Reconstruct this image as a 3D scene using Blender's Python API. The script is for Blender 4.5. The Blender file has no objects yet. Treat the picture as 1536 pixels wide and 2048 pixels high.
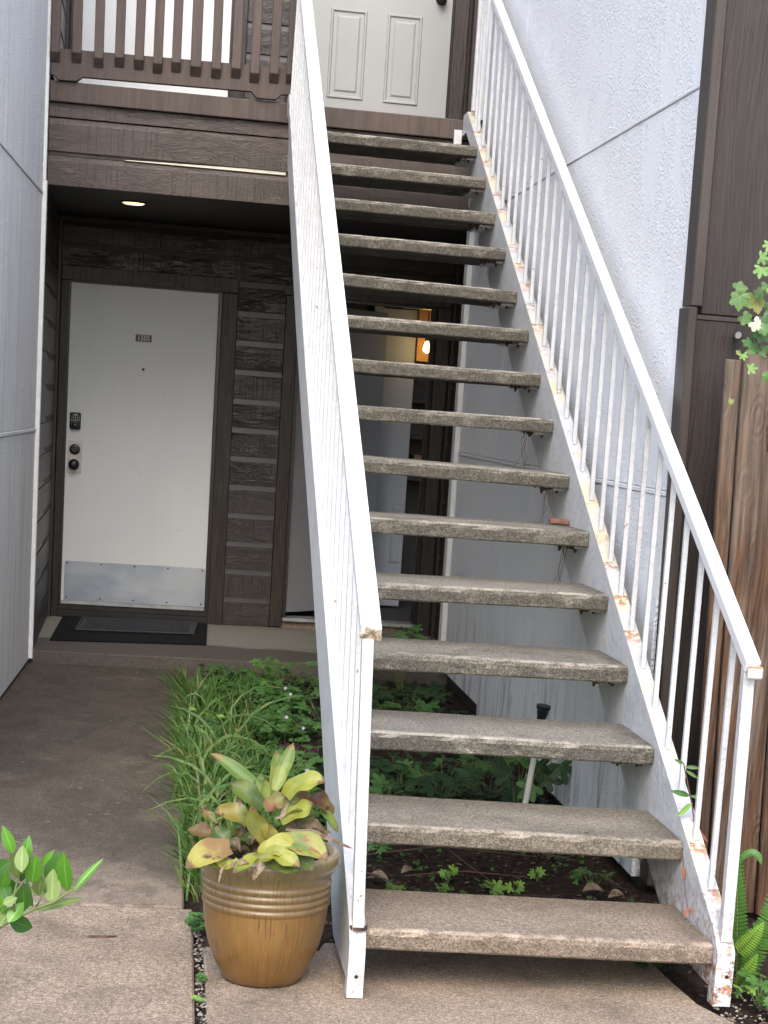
import bpy, bmesh, math, random
from mathutils import Vector, Matrix, Euler
random.seed(11)
S = bpy.context.scene
COL = S.collection
# ------------------------------------------------------------------ camera, sky, sun, exposure
cd = bpy.data.cameras.new("camera"); cam = bpy.data.objects.new("camera", cd); COL.objects.link(cam)
cd.sensor_fit = 'VERTICAL'; cd.sensor_height = 24.0; cd.sensor_width = 18.0
cd.lens = 3695.8 / 2048 * 24.0
cd.shift_x = -(885.8 - 768) / 2048; cd.shift_y = (1510.4 - 1024) / 2048
cd.clip_start = 0.1; cd.clip_end = 500
rx = Vector((0.98725, -0.14267, 0.07061)); up = Vector((-0.04302, 0.18797, 0.98123)); fw = Vector((0.15327, 0.97176, -0.17944))
M = Matrix((( rx.x, up.x, -fw.x, 0.6410), (rx.y, up.y, -fw.y, -11.9379), (rx.z, up.z, -fw.z, 1.3333), (0, 0, 0, 1)))
cam.matrix_world = M
S.camera = cam
S.render.resolution_x = 768; S.render.resolution_y = 1024
SUN_DIR = Vector((-0.13, -0.70, 0.70)).normalized()      # towards the sun
w = bpy.data.worlds.new("World"); S.world = w; w.use_nodes = True
wn = w.node_tree.nodes; wl = w.node_tree.links
for n in list(wn): wn.remove(n)
sky = wn.new('ShaderNodeTexSky'); sky.sky_type = 'NISHITA'; sky.sun_disc = False
sky.sun_elevation = math.asin(SUN_DIR.z); sky.sun_rotation = math.atan2(SUN_DIR.x, SUN_DIR.y)
sky.air_density = 1.0; sky.dust_density = 3.0; sky.ozone_density = 1.0
bg = wn.new('ShaderNodeBackground'); bg.inputs[1].default_value = 0.15
wo = wn.new('ShaderNodeOutputWorld'); wl.new(sky.outputs[0], bg.inputs[0]); wl.new(bg.outputs[0], wo.inputs[0])
sd = bpy.data.lights.new("sun", 'SUN'); sd.energy = 0.68; sd.angle = math.radians(40); sd.color = (1.0, 0.965, 0.91)
so = bpy.data.objects.new("sun", sd); COL.objects.link(so); so.location = (-3, -12, 9)
so.rotation_euler = SUN_DIR.to_track_quat('Z', 'Y').to_euler()
S.view_settings.view_transform = 'Standard'; S.view_settings.look = 'None'
S.view_settings.exposure = 1.5; S.view_settings.gamma = 1.0

# ------------------------------------------------------------------ mesh helpers
class MB:
    def __init__(s): s.v = []; s.f = []
    def add(s, vs, fs):
        b = len(s.v); s.v += [tuple(v) for v in vs]; s.f += [tuple(b + i for i in f) for f in fs]; return s
    def box(s, x0, x1, y0, y1, z0, z1):
        vs = [(x, y, z) for z in (z0, z1) for y in (y0, y1) for x in (x0, x1)]
        return s.add(vs, [(0,2,3,1),(4,5,7,6),(0,1,5,4),(2,6,7,3),(0,4,6,2),(1,3,7,5)])
    def hexa(s, p):   # 8 corner points: bottom ring 4, top ring 4
        return s.add(p, [(3,2,1,0),(4,5,6,7),(0,1,5,4),(1,2,6,5),(2,3,7,6),(3,0,4,7)])
    def prism(s, poly, a, b):   # poly: list of Vector-like offsets at a; extruded by vector b-a ; points are absolute at a
        n = len(poly); d = Vector(b) - Vector(a)
        vs = [Vector(p) for p in poly] + [Vector(p) + d for p in poly]
        fs = [tuple(range(n - 1, -1, -1)), tuple(range(n, 2 * n))] + [(i, (i + 1) % n, n + (i + 1) % n, n + i) for i in range(n)]
        return s.add(vs, fs)
    def tube(s, pts, rad, n=8, cap=True):
        pts = [Vector(p) for p in pts]; rings = []
        if not isinstance(rad, (list, tuple)): rad = [rad] * len(pts)
        for i, p in enumerate(pts):
            t = (pts[min(i + 1, len(pts) - 1)] - pts[max(i - 1, 0)]).normalized()
            a = t.cross(Vector((0, 0, 1)) if abs(t.z) < 0.9 else Vector((1, 0, 0))).normalized(); b = t.cross(a)
            rings.append([p + (a * math.cos(2*math.pi*k/n) + b * math.sin(2*math.pi*k/n)) * rad[i] for k in range(n)])
        vs = [v for r in rings for v in r]
        fs = [(i*n+k, i*n+(k+1) % n, (i+1)*n+(k+1) % n, (i+1)*n+k) for i in range(len(pts)-1) for k in range(n)]
        if cap: fs += [tuple(range(n-1, -1, -1)), tuple((len(pts)-1)*n+k for k in range(n))]
        return s.add(vs, fs)
    def lathe(s, prof, c, axis='z', n=32):
        c = Vector(c); vs = []
        for r, h in prof:
            for k in range(n):
                a = 2*math.pi*k/n; x, y = r*math.cos(a), r*math.sin(a)
                vs.append(c + (Vector((x, y, h)) if axis == 'z' else Vector((x, -h, y))))
        m = len(prof)
        fs = [(i*n+k, i*n+(k+1) % n, (i+1)*n+(k+1) % n, (i+1)*n+k) for i in range(m-1) for k in range(n)]
        fs += [tuple(range(n-1, -1, -1)), tuple((m-1)*n+k for k in range(n))]
        return s.add(vs, fs)
    def mesh(s, name, mat, smooth=False, bevel=0, seg=1, recalc=True, jitter=0):
        me = bpy.data.meshes.new(name)
        bm = bmesh.new()
        vv = [bm.verts.new(v) for v in s.v]
        for f in s.f:
            try: bm.faces.new([vv[i] for i in f])
            except ValueError: pass
        if recalc: bmesh.ops.recalc_face_normals(bm, faces=bm.faces)
        if bevel:
            bmesh.ops.bevel(bm, geom=list(bm.edges), offset=bevel, offset_type='OFFSET', segments=seg, profile=0.5, affect='EDGES', clamp_overlap=True)
        bm.to_mesh(me); bm.free()
        if smooth:
            for p in me.polygons: p.use_smooth = True
        if isinstance(mat, (list, tuple)):
            for m_ in mat: me.materials.append(m_)
        else: me.materials.append(mat)
        return me
    def build(s, name, mat, parent=None, **k):
        return link(name, s.mesh(name, mat, **k), parent)

def link(name, me, parent=None, matrix=None):
    o = bpy.data.objects.new(name, me); COL.objects.link(o)
    if matrix is not None: o.matrix_world = matrix
    if parent is not None:
        o.parent = parent; o.matrix_parent_inverse = parent_inv(parent)
    return o
def parent_inv(p):
    m = Matrix.LocRotScale(p.location, p.rotation_euler, p.scale)
    if p.parent is not None: m = Matrix.LocRotScale(p.parent.location, p.parent.rotation_euler, p.parent.scale) @ p.matrix_parent_inverse @ m
    return m.inverted()
def tag(o, label, cat, group=None):
    o['label'] = label; o['category'] = cat
    if group: o['group'] = group
    return o
def thing(name, label, cat, loc=(0, 0, 0), group=None):
    o = bpy.data.objects.new(name, None); COL.objects.link(o); o.location = loc; o.empty_display_size = 0.1
    return tag(o, label, cat, group)
def struct(o): o['kind'] = 'structure'; return o
def stuff(o, label, cat): o['kind'] = 'stuff'; return tag(o, label, cat)

# ------------------------------------------------------------------ material helpers
class G:
    def __init__(s, name):
        s.m = bpy.data.materials.new(name); s.m.use_nodes = True; s.t = s.m.node_tree; s.n = s.t.nodes; s.l = s.t.links
        for x in list(s.n): s.n.remove(x)
        s.o = s.n.new('ShaderNodeOutputMaterial'); s.b = s.n.new('ShaderNodeBsdfPrincipled'); s.l.new(s.b.outputs[0], s.o.inputs[0])
        s.geo = s.n.new('ShaderNodeNewGeometry')
    def put(s, sock, v):
        if hasattr(v, 'is_output') or isinstance(v, bpy.types.NodeSocket): s.l.new(v, sock)
        elif isinstance(v, (tuple, list)) and len(v) == 3 and sock.type == 'RGBA': sock.default_value = (*v, 1)
        else: sock.default_value = v
    def pos(s, sc=(1, 1, 1), loc=(0, 0, 0)):
        m = s.n.new('ShaderNodeMapping'); s.l.new(s.geo.outputs['Position'], m.inputs[0]); m.inputs['Scale'].default_value = sc; m.inputs['Location'].default_value = loc
        return m.outputs[0]
    def rnd(s):
        return s.n.new('ShaderNodeObjectInfo').outputs['Random']
    def noise(s, vec, sc=1, det=3, rough=.5, dist=0, col=False):
        n = s.n.new('ShaderNodeTexNoise'); s.l.new(vec, n.inputs['Vector'])
        n.inputs['Scale'].default_value = sc; n.inputs['Detail'].default_value = det; n.inputs['Roughness'].default_value = rough; n.inputs['Distortion'].default_value = dist
        return n.outputs['Color' if col else 'Fac']
    def vor(s, vec, sc=1, out='Distance'):
        n = s.n.new('ShaderNodeTexVoronoi'); s.l.new(vec, n.inputs['Vector']); n.inputs['Scale'].default_value = sc; return n.outputs[out]
    def math(s, op, a, b=0, clamp=False):
        n = s.n.new('ShaderNodeMath'); n.operation = op; n.use_clamp = clamp; s.put(n.inputs[0], a); s.put(n.inputs[1], b); return n.outputs[0]
    def rng(s, v, a, b, c=0.0, d=1.0):
        n = s.n.new('ShaderNodeMapRange'); n.clamp = True; n.interpolation_type = 'SMOOTHSTEP'; s.put(n.inputs[0], v)
        for i, x in enumerate((a, b, c, d)): n.inputs[i + 1].default_value = x
        return n.outputs[0]
    def mix(s, f, a, b, mode='MIX'):
        n = s.n.new('ShaderNodeMix'); n.data_type = 'RGBA'; n.blend_type = mode; s.put(n.inputs[0], f); s.put(n.inputs[6], a); s.put(n.inputs[7], b); return n.outputs[2]
    def sep(s, v=None):
        n = s.n.new('ShaderNodeSeparateXYZ'); s.l.new(v if v is not None else s.geo.outputs['Position'], n.inputs[0]); return n.outputs
    def norm(s): return s.sep(s.geo.outputs['Normal'])
    def bump(s, h, strength=.5, dist=.01, nrm=None):
        n = s.n.new('ShaderNodeBump'); s.put(n.inputs['Height'], h); n.inputs['Strength'].default_value = strength; n.inputs['Distance'].default_value = dist
        if nrm is not None: s.l.new(nrm, n.inputs['Normal'])
        return n.outputs[0]
    def out(s, col, rough=.6, nrm=None, metal=0, spec=.5, **k):
        s.put(s.b.inputs['Base Color'], col); s.put(s.b.inputs['Roughness'], rough); s.b.inputs['Metallic'].default_value = metal
        s.b.inputs['Specular IOR Level'].default_value = spec
        for kk, v in k.items(): s.put(s.b.inputs[kk.replace('_', ' ')], v)
        if nrm is not None: s.l.new(nrm, s.b.inputs['Normal'])
        return s.m

def m_plain(name, col, rough=.5, metal=0, spec=.5, var=.15, sc=12):
    g = G(name); n = g.noise(g.pos(), sc, 4, .6)
    c = g.mix(g.rng(n, .3, .7), tuple(x*(1-var) for x in col), tuple(min(1, x*(1+var)) for x in col))
    return g.out(c, rough, g.bump(g.noise(g.pos(), sc*12, 2), .15, .001), metal, spec)

def m_concrete(name, lo, hi, dark, stain=(.45, .62), stsc=1.6, grain=170, pit=.35, faces=0.0, bump=.5, tread=False):
    g = G(name); p = g.pos()
    a = g.noise(p, grain, 2, .75); b = g.noise(p, grain*.35, 2, .6); c = g.noise(p, 5.2, 5, .65)
    m1 = g.rng(g.math('ADD', g.math('MULTIPLY', a, .7), g.math('MULTIPLY', b, .3)), .42, .58)
    col = g.mix(m1, lo, hi)
    col = g.mix(g.math('MULTIPLY', g.rng(g.noise(p, grain*.7, 1, .5), .62, .70), .7), col, tuple(min(1, x*1.5) for x in hi))
    pits = g.rng(g.vor(p, grain*.40), .0, .30, 1, 0)
    pm = g.math('MULTIPLY', pits, g.rng(g.noise(p, 23, 2), .42, .58))
    st = g.rng(g.noise(g.pos((1, 1, 2.2)), stsc, 6, .68, .3), stain[0], stain[1])
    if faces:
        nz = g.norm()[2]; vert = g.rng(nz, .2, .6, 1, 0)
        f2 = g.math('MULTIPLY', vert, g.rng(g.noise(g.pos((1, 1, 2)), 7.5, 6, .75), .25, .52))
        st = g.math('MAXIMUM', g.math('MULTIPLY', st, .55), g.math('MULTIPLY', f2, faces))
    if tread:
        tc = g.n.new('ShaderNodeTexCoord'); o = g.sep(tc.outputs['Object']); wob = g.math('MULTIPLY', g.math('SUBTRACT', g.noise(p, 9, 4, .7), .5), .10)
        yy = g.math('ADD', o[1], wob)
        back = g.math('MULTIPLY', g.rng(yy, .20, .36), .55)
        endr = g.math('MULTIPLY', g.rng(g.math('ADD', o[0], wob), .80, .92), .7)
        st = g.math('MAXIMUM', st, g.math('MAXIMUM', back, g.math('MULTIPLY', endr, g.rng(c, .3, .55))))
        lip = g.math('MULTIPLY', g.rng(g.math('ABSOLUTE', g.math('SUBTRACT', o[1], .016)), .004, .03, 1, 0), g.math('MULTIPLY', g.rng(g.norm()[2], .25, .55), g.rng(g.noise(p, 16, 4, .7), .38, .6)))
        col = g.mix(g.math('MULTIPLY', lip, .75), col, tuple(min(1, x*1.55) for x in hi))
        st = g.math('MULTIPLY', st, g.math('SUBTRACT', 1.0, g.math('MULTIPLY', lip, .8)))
    col = g.mix(g.math('MULTIPLY', st, .9), col, g.mix(m1, tuple(x*.6 for x in dark), tuple(x*1.5 for x in dark)))
    col = g.mix(g.math('MULTIPLY', pm, pit + .5), col, tuple(x*.2 for x in lo))
    col = g.mix(g.math('MULTIPLY', g.rng(c, .35, .75), .35), col, tuple(x*.62 for x in lo))
    h = g.math('SUBTRACT', m1, g.math('MULTIPLY', pm, 1.5))
    return g.out(col, .9, g.bump(h, bump, .004), spec=.2)

MAT = {}
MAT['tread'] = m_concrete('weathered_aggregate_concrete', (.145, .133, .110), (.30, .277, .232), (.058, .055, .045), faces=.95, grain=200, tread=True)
MAT['slab'] = m_concrete('pale_concrete_slab', (.200, .155, .115), (.400, .318, .242), (.14, .115, .088), stain=(.46, .72), stsc=2.4, grain=200)

g = G('stained_sidewalk_painted_shade'); p = g.pos(); xyz = g.sep()
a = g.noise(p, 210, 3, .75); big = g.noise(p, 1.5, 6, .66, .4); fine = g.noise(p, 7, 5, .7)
clean = g.mix(g.rng(a, .33, .67), (.155, .122, .092), (.31, .252, .196))  # pale tone, also stands for the sunlit front part
dirt_and_shade = g.mix(g.rng(a, .33, .7), (.034, .029, .023), (.150, .126, .099))
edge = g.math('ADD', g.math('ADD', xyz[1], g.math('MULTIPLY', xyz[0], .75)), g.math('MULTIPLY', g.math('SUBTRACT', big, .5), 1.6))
m1 = g.rng(edge, -6.25, -5.55)  # soft diagonal shadow edge painted into the colour, on top of real stains
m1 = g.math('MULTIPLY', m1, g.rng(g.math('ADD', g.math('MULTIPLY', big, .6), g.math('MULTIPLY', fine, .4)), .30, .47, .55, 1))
col = g.mix(m1, clean, dirt_and_shade)
mot = g.rng(g.noise(g.pos((1.4, .8, 1), (3, 1, 0)), 4.5, 7, .72, .4), .44, .60); col = g.mix(g.math('MULTIPLY', mot, .5), col, (.045, .038, .031))
sp = g.rng(g.noise(g.pos((1, 2.2, 1)), 26, 2, .5), .70, .74)
sp = g.math('MULTIPLY', sp, g.rng(g.noise(p, 2.3, 2), .5, .62))
col = g.mix(g.math('MULTIPLY', sp, .7), col, (.42, .4, .36))
pit = g.math('MULTIPLY', g.rng(g.vor(p, 110), 0, .26, 1, 0), g.rng(g.noise(p, 15, 2), .45, .6))
col = g.mix(g.math('MULTIPLY', pit, .6), col, (.03, .027, .024))
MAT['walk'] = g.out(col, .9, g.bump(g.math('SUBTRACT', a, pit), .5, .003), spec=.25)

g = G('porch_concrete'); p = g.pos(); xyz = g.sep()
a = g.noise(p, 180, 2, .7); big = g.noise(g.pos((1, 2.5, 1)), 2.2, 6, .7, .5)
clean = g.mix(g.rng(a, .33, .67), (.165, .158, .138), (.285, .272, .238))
dirt_and_shade = g.mix(g.rng(a, .33, .7), (.06, .052, .045), (.13, .115, .1))
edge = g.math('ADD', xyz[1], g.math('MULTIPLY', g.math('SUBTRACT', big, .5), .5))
MAT['porch'] = g.out(g.mix(g.rng(edge, -1.16, -1.02, 1, 0), clean, dirt_and_shade), .85, g.bump(a, .4, .003), spec=.3)

g = G('garden_soil'); p = g.pos()
n1 = g.noise(p, 38, 5, .75); n2 = g.noise(p, 5, 4, .6)
col = g.mix(g.rng(n1, .35, .7), (.012, .009, .007), (.065, .045, .032)); col = g.mix(g.rng(n2, .4, .7), col, (.05, .034, .026), 'MIX')
MAT['soil'] = g.out(col, .95, g.bump(n1, .9, .02), spec=.15)

def m_siding(name, base, rough=.42, axis='h', grain=1.0, spec=.5):
    g = G(name)
    dis = g.noise(g.pos((1.6, 1.6, 5)), 2.2, 3, .6)
    xyz = g.sep()
    # long wavy horizontal grain
    comb = g.n.new('ShaderNodeCombineXYZ')
    zz = g.math('ADD', g.math('MULTIPLY', xyz[2], 120), g.math('MULTIPLY', dis, 22))
    g.l.new(g.math('MULTIPLY', g.math('ADD', xyz[0], xyz[1]), 3.0), comb.inputs[0]); g.l.new(zz, comb.inputs[2])
    gr = g.noise(comb.outputs[0], 1.6, 3, .6, .6)
    grm = g.rng(gr, .38, .6)
    saw = g.noise(g.pos((120, 120, 1.2)), 1.0, 1, .4)
    patch = g.rng(g.noise(g.pos((1.2, 1.2, 2.5)), 1.5, 2, .5), .46, .54)
    sawm = g.math('MULTIPLY', g.rng(saw, .56, .68), patch)
    inv = g.math('SUBTRACT', 1.0, patch)
    h = g.math('SUBTRACT', g.math('MULTIPLY', grm, g.math('ADD', g.math('MULTIPLY', inv, .8), .35)), g.math('MULTIPLY', sawm, .8))
    c2 = g.mix(g.rng(g.noise(g.pos(), 1.6, 4, .6), .3, .7), tuple(x*.8 for x in base), tuple(x*1.2 for x in base))
    c2 = g.mix(g.math('MULTIPLY', g.math('ADD', sawm, g.math('SUBTRACT', 1.0, grm)), .3), c2, tuple(x*.35 for x in base))
    return g.out(c2, rough, g.bump(h, .40*grain, .004), spec=spec)
MAT['siding'] = m_siding('dark_brown_painted_siding', (.033, .027, .024), .36)
MAT['siding_smooth'] = m_plain('smooth_brown_paint_band', (.030, .026, .024), .34, var=.1, spec=.5)
MAT['fascia'] = m_siding('brown_painted_fascia', (.062, .045, .036), .48, grain=1.0)

def m_vwood(name, a, b, rough=.55, bump=.6, sc=55, knots=False, weather=None):
    g = G(name); r = g.rnd()
    off = g.n.new('ShaderNodeCombineXYZ'); g.l.new(g.math('MULTIPLY', r, 13.0), off.inputs[0])
    vec = g.n.new('ShaderNodeVectorMath'); vec.operation = 'ADD'; g.l.new(g.pos((1, 1, .05)), vec.inputs[0]); g.l.new(off.outputs[0], vec.inputs[1])
    dist = g.noise(g.pos((3, 3, 1.1)), 1.3, 2, .5)
    comb = g.n.new('ShaderNodeVectorMath'); comb.operation = 'ADD'; g.l.new(vec.outputs[0], comb.inputs[0])
    cc = g.n.new('ShaderNodeCombineXYZ'); g.l.new(g.math('MULTIPLY', dist, .09), cc.inputs[0]); g.l.new(cc.outputs[0], comb.inputs[1])
    n = g.noise(comb.outputs[0], sc, 4, .65); n2 = g.noise(g.pos((1, 1, .3)), 5, 4, .6)
    col = g.mix(g.rng(n, .36, .64), a, b)
    col = g.mix(g.math('MULTIPLY', g.rng(n2, .4, .7), .5), col, tuple(x*.55 for x in a))
    h = n
    if knots:
        v = g.vor(g.pos((9, 9, 3.6)), 1.0); k = g.rng(v, .04, .15, 1, 0); col = g.mix(g.math('MULTIPLY', k, .8), col, (.03, .016, .009))
        ring = g.math('MULTIPLY', g.math('SINE', g.math('MULTIPLY', v, 70)), g.rng(v, .12, .42, 1, 0)); h = g.math('ADD', n, g.math('MULTIPLY', ring, .3))
        col = g.mix(g.math('MULTIPLY', g.rng(ring, .2, .9), .5), col, tuple(x*.45 for x in a))
    if weather:
        wz = g.rng(g.math('ADD', g.sep()[2], g.math('MULTIPLY', n2, .7)), 1.25, 1.9); ww = g.rng(g.noise(g.pos((14, 14, .8)), 1.5, 4, .7), .47, .68)
        col = g.mix(g.math('MULTIPLY', g.math('MAXIMUM', wz, ww), .8), col, g.mix(g.rng(n, .35, .65), tuple(x*.6 for x in weather), weather))
    return g.out(col, rough, g.bump(h, bump, .006), spec=.4)
MAT['trim'] = m_vwood('brown_painted_rough_trim', (.028, .022, .019), (.052, .041, .035), .38, .75, 95)
MAT['trim_smooth'] = m_vwood('brown_painted_smooth_trim', (.040, .031, .027), (.052, .041, .036), .45, .15, 60)
MAT['sheet'] = m_vwood('brown_painted_plywood', (.022, .016, .0145), (.034, .025, .022), .5, .7, 95)
MAT['brail'] = m_vwood('brown_painted_balcony_wood', (.060, .043, .035), (.084, .060, .049), .55, .3, 45)
MAT['fence'] = m_vwood('weathered_brown_fence_wood', (.034, .016, .008), (.105, .052, .025), .75, .8, 90, knots=True, weather=(.17, .135, .105))

def m_stucco(name, col, dirt, streak=.5, amt=1.0, patchy=(.40, .56), lo1=.0, lo2=1.3, lo3=.0):
    g = G(name); p = g.pos(); xyz = g.sep()
    t = g.rng(g.noise(p, 105, 2, .55), .30, .70); patch = g.rng(g.noise(g.pos((1, 1, .6)), 6.5, 4, .65), *patchy)
    h = g.math('ADD', g.math('MULTIPLY', t, g.math('ADD', g.math('MULTIPLY', patch, .95), .12)), g.math('MULTIPLY', g.noise(p, 160, 2), .12))
    st = g.rng(g.noise(g.pos((7, 7, .55)), 1.5, 5, .7), .45, .72); lowz = g.rng(g.math('ADD', xyz[2], g.math('MULTIPLY', g.noise(p, 2, 3), .9)), lo1, lo2, 1, lo3)
    c = g.mix(g.math('MULTIPLY', g.math('MULTIPLY', st, lowz), streak), col, dirt)
    alg = g.math('MULTIPLY', g.rng(g.noise(g.pos((6, 6, 1.2)), 2, 5, .7), .5, .66), g.rng(xyz[2], .0, .55, 1, 0))
    c = g.mix(g.math('MULTIPLY', alg, .6*amt), c, (.11, .115, .075))
    return g.out(c, .55, g.bump(h, .6, .006), spec=.35)
MAT['stucco_r'] = m_stucco('white_textured_wall_paint', (.76, .78, .805), (.38, .37, .33), .8)
MAT['stucco_l'] = m_stucco('grey_white_textured_wall_paint', (.84, .84, .83), (.56, .55, .53), .75, amt=0, patchy=(.34, .5), lo1=.5, lo2=3.5, lo3=.5)
MAT['white_trim'] = m_plain('white_corner_trim_paint', (.70, .70, .69), .5, sc=20, var=.05)

# white painted steel, with rust at feet of the bars on the right side
g = G('white_painted_steel'); p = g.pos(); xyz = g.sep(); nn = g.norm()
base = g.mix(g.rng(g.noise(p, 9, 4, .6), .3, .7), (.48, .49, .50), (.56, .57, .585))
s_ = g.math('FRACT', g.math('DIVIDE', g.math('ADD', xyz[1], 7.231 + .1835 * 60), .1835))
nz = g.noise(g.pos((1, 1, 1)), 42, 4, .7)
foot = g.math('MULTIPLY', g.rng(s_, .40, .93), g.rng(nz, .44, .6))
topf = g.math('MULTIPLY', g.rng(nn[2], .3, .6), g.rng(xyz[0], 2.0, 2.05))
patch = g.rng(g.noise(p, 1.7, 3), .40, .56)
foot = g.math('MULTIPLY', g.math('MULTIPLY', foot, topf), patch)
yel = g.math('MULTIPLY', g.math('MULTIPLY', topf, g.rng(g.noise(p, 5.5, 3), .42, .62)), .7)
base = g.mix(yel, base, (.66, .56, .36))
base = g.mix(g.math('MULTIPLY', foot, .95), base, g.mix(g.rng(g.noise(p, 120, 2), .4, .6), (.42, .16, .03), (.17, .06, .02)))
chip = g.math('MULTIPLY', g.rng(g.noise(p, 75, 2, .5), .715, .74), g.rng(g.noise(p, 3, 2), .45, .6))
base = g.mix(chip, base, (.13, .06, .03))
lowr = g.math('MULTIPLY', g.rng(xyz[2], -.10, .22, 1, 0), g.rng(g.noise(p, 34, 5, .75), .46, .58))
lowr = g.math('MULTIPLY', lowr, g.rng(xyz[0], 1.0, 2.1, .25, 1))
base = g.mix(g.math('MULTIPLY', lowr, .9), base, g.mix(g.rng(g.noise(p, 90, 2), .42, .58), (.36, .14, .04), (.10, .055, .03)))
side = g.math('MULTIPLY', g.rng(nn[0], -.9, -.5, 1, 0), g.rng(xyz[0], 2.0, 2.05))
drip = g.math('MULTIPLY', g.math('MULTIPLY', side, g.rng(g.noise(g.pos((20, 20, 2)), 1.6, 4, .7), .60, .72)), .55)
base = g.mix(drip, base, (.42, .27, .13))
grime = g.math('MULTIPLY', g.rng(g.noise(p, 22, 5, .7), .5, .75), .25)
base = g.mix(grime, base, (.42, .42, .40))
h = g.math('ADD', g.noise(g.pos((1, 1, 1)), 36, 4, .65), g.math('MULTIPLY', g.noise(p, 240, 2), .2))
MAT['steel'] = g.out(base, .34, g.bump(h, .8, .006), spec=.5)
g = G('white_painted_handrail'); p = g.pos()
base = g.mix(g.rng(g.noise(g.pos((60, 3, 3)), 1, 4, .6), .3, .7), (.63, .64, .65), (.70, .71, .72))
chip = g.math('MULTIPLY', g.rng(g.noise(p, 70, 2, .5), .70, .74), g.rng(g.noise(p, 3, 2), .42, .6)); base = g.mix(chip, base, (.33, .25, .16))
base = g.mix(g.math('MULTIPLY', g.rng(g.noise(p, 16, 5, .7), .52, .7), .22), base, (.5, .5, .48))
MAT['rail'] = g.out(base, .4, g.bump(g.noise(g.pos((70, 4, 8)), 1, 3), .25, .004), spec=.5)
MAT['rail_end'] = m_plain('chipped_rotten_wood_end', (.33, .27, .19), .8, sc=60, var=.75)
MAT['rust'] = m_plain('rust_flakes', (.055, .03, .02), .85, sc=70, var=.6)

def m_door(name, a, b, sc=1.2):
    g = G(name); p = g.pos(); n = g.noise(g.pos((1, 1, .5)), sc, 4, .6)
    col = g.mix(g.rng(n, .3, .7), a, b)
    scuf = g.math('MULTIPLY', g.rng(g.noise(g.pos((3, 1, 2)), 3.2, 6, .72, .6), .56, .74), .08); col = g.mix(scuf, col, (.28, .26, .23))
    sc2 = g.rng(g.noise(g.pos((1, 1, 3)), 34, 2, .5), .735, .76); col = g.mix(g.math('MULTIPLY', sc2, .7), col, (.13, .12, .11))
    return g.out(col, .45, g.bump(g.noise(p, 9, 3), .08, .01), spec=.45)
MAT['door'] = m_door('off_white_door_paint', (.64, .665, .675), (.71, .73, .73))
MAT['door_up'] = m_door('cream_upper_door_paint', (.275, .288, .285), (.325, .335, .325))
MAT['door_in'] = m_plain('grey_white_inner_door_paint', (.42, .44, .47), .5, var=.05, sc=2)
MAT['door_grey'] = m_plain('grey_door_leaf_paint', (.30, .31, .33), .55, var=.06, sc=2)
g = G('brushed_kick_plate'); p = g.pos()
MAT['kick'] = g.out(g.mix(g.rng(g.noise(p, 2.2, 3), .3, .7), (.30, .35, .43), (.50, .54, .60)), .30, g.bump(g.noise(g.pos((3, 3, 3)), 2.2, 2), .12, .02), metal=.55)
MAT['steel_plate'] = m_plain('dull_steel_lock_plate', (.42, .40, .39), .42, metal=.5, var=.1)
MAT['black'] = m_plain('black_painted_metal', (.012, .013, .018), .35, var=.3)
MAT['black_rubber'] = m_plain('black_rubber_mat', (.005, .005, .0055), .9, var=.7, spec=.2, sc=70)
MAT['grey_rubber'] = m_plain('grey_rubber_mat', (.018, .019, .025), .7, var=.3, sc=60)
MAT['threshold'] = m_plain('black_bronze_threshold', (.014, .013, .014), .35, var=.3)
MAT['alu'] = m_plain('worn_aluminium_threshold', (.40, .41, .42), .4, metal=.6, var=.2)
MAT['plate_txt'] = m_plain('engraved_number_white', (.6, .6, .55), .5, var=.05)
MAT['plate'] = m_plain('dark_bronze_number_plate', (.04, .04, .035), .4, var=.2)
MAT['soffit'] = m_plain('dark_soffit_paint', (.03, .025, .023), .6, var=.15)
MAT['cream'] = m_plain('bare_cream_primer', (.62, .58, .48), .6, var=.1, sc=30)
MAT['brass'] = m_plain('brass_hinge', (.36, .26, .10), .4, metal=.6)
MAT['pvc'] = m_plain('white_pvc', (.62, .62, .58), .45, var=.12, sc=15)
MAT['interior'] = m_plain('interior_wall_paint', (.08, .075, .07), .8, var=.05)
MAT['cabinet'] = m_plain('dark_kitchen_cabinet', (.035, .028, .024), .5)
MAT['warm_wall'] = m_plain('amber_lamplit_wall', (.50, .25, .08), .7, var=.1)  # glow of the bulb on the wall, put into the base colour
MAT['brick'] = m_plain('brown_red_brick', (.16, .075, .05), .85, var=.4, sc=60)
def m_emit(name, col, st):
    g = G(name); g.out(col, .5, None); g.put(g.b.inputs['Emission Color'], col); g.b.inputs['Emission Strength'].default_value = st; return g.m
MAT['lamp'] = m_emit('warm_lamp_lens', (1.0, .74, .34), 1.1)
MAT['bulb'] = m_emit('glowing_filament_bulb', (1.0, .66, .20), 14.0)
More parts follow.
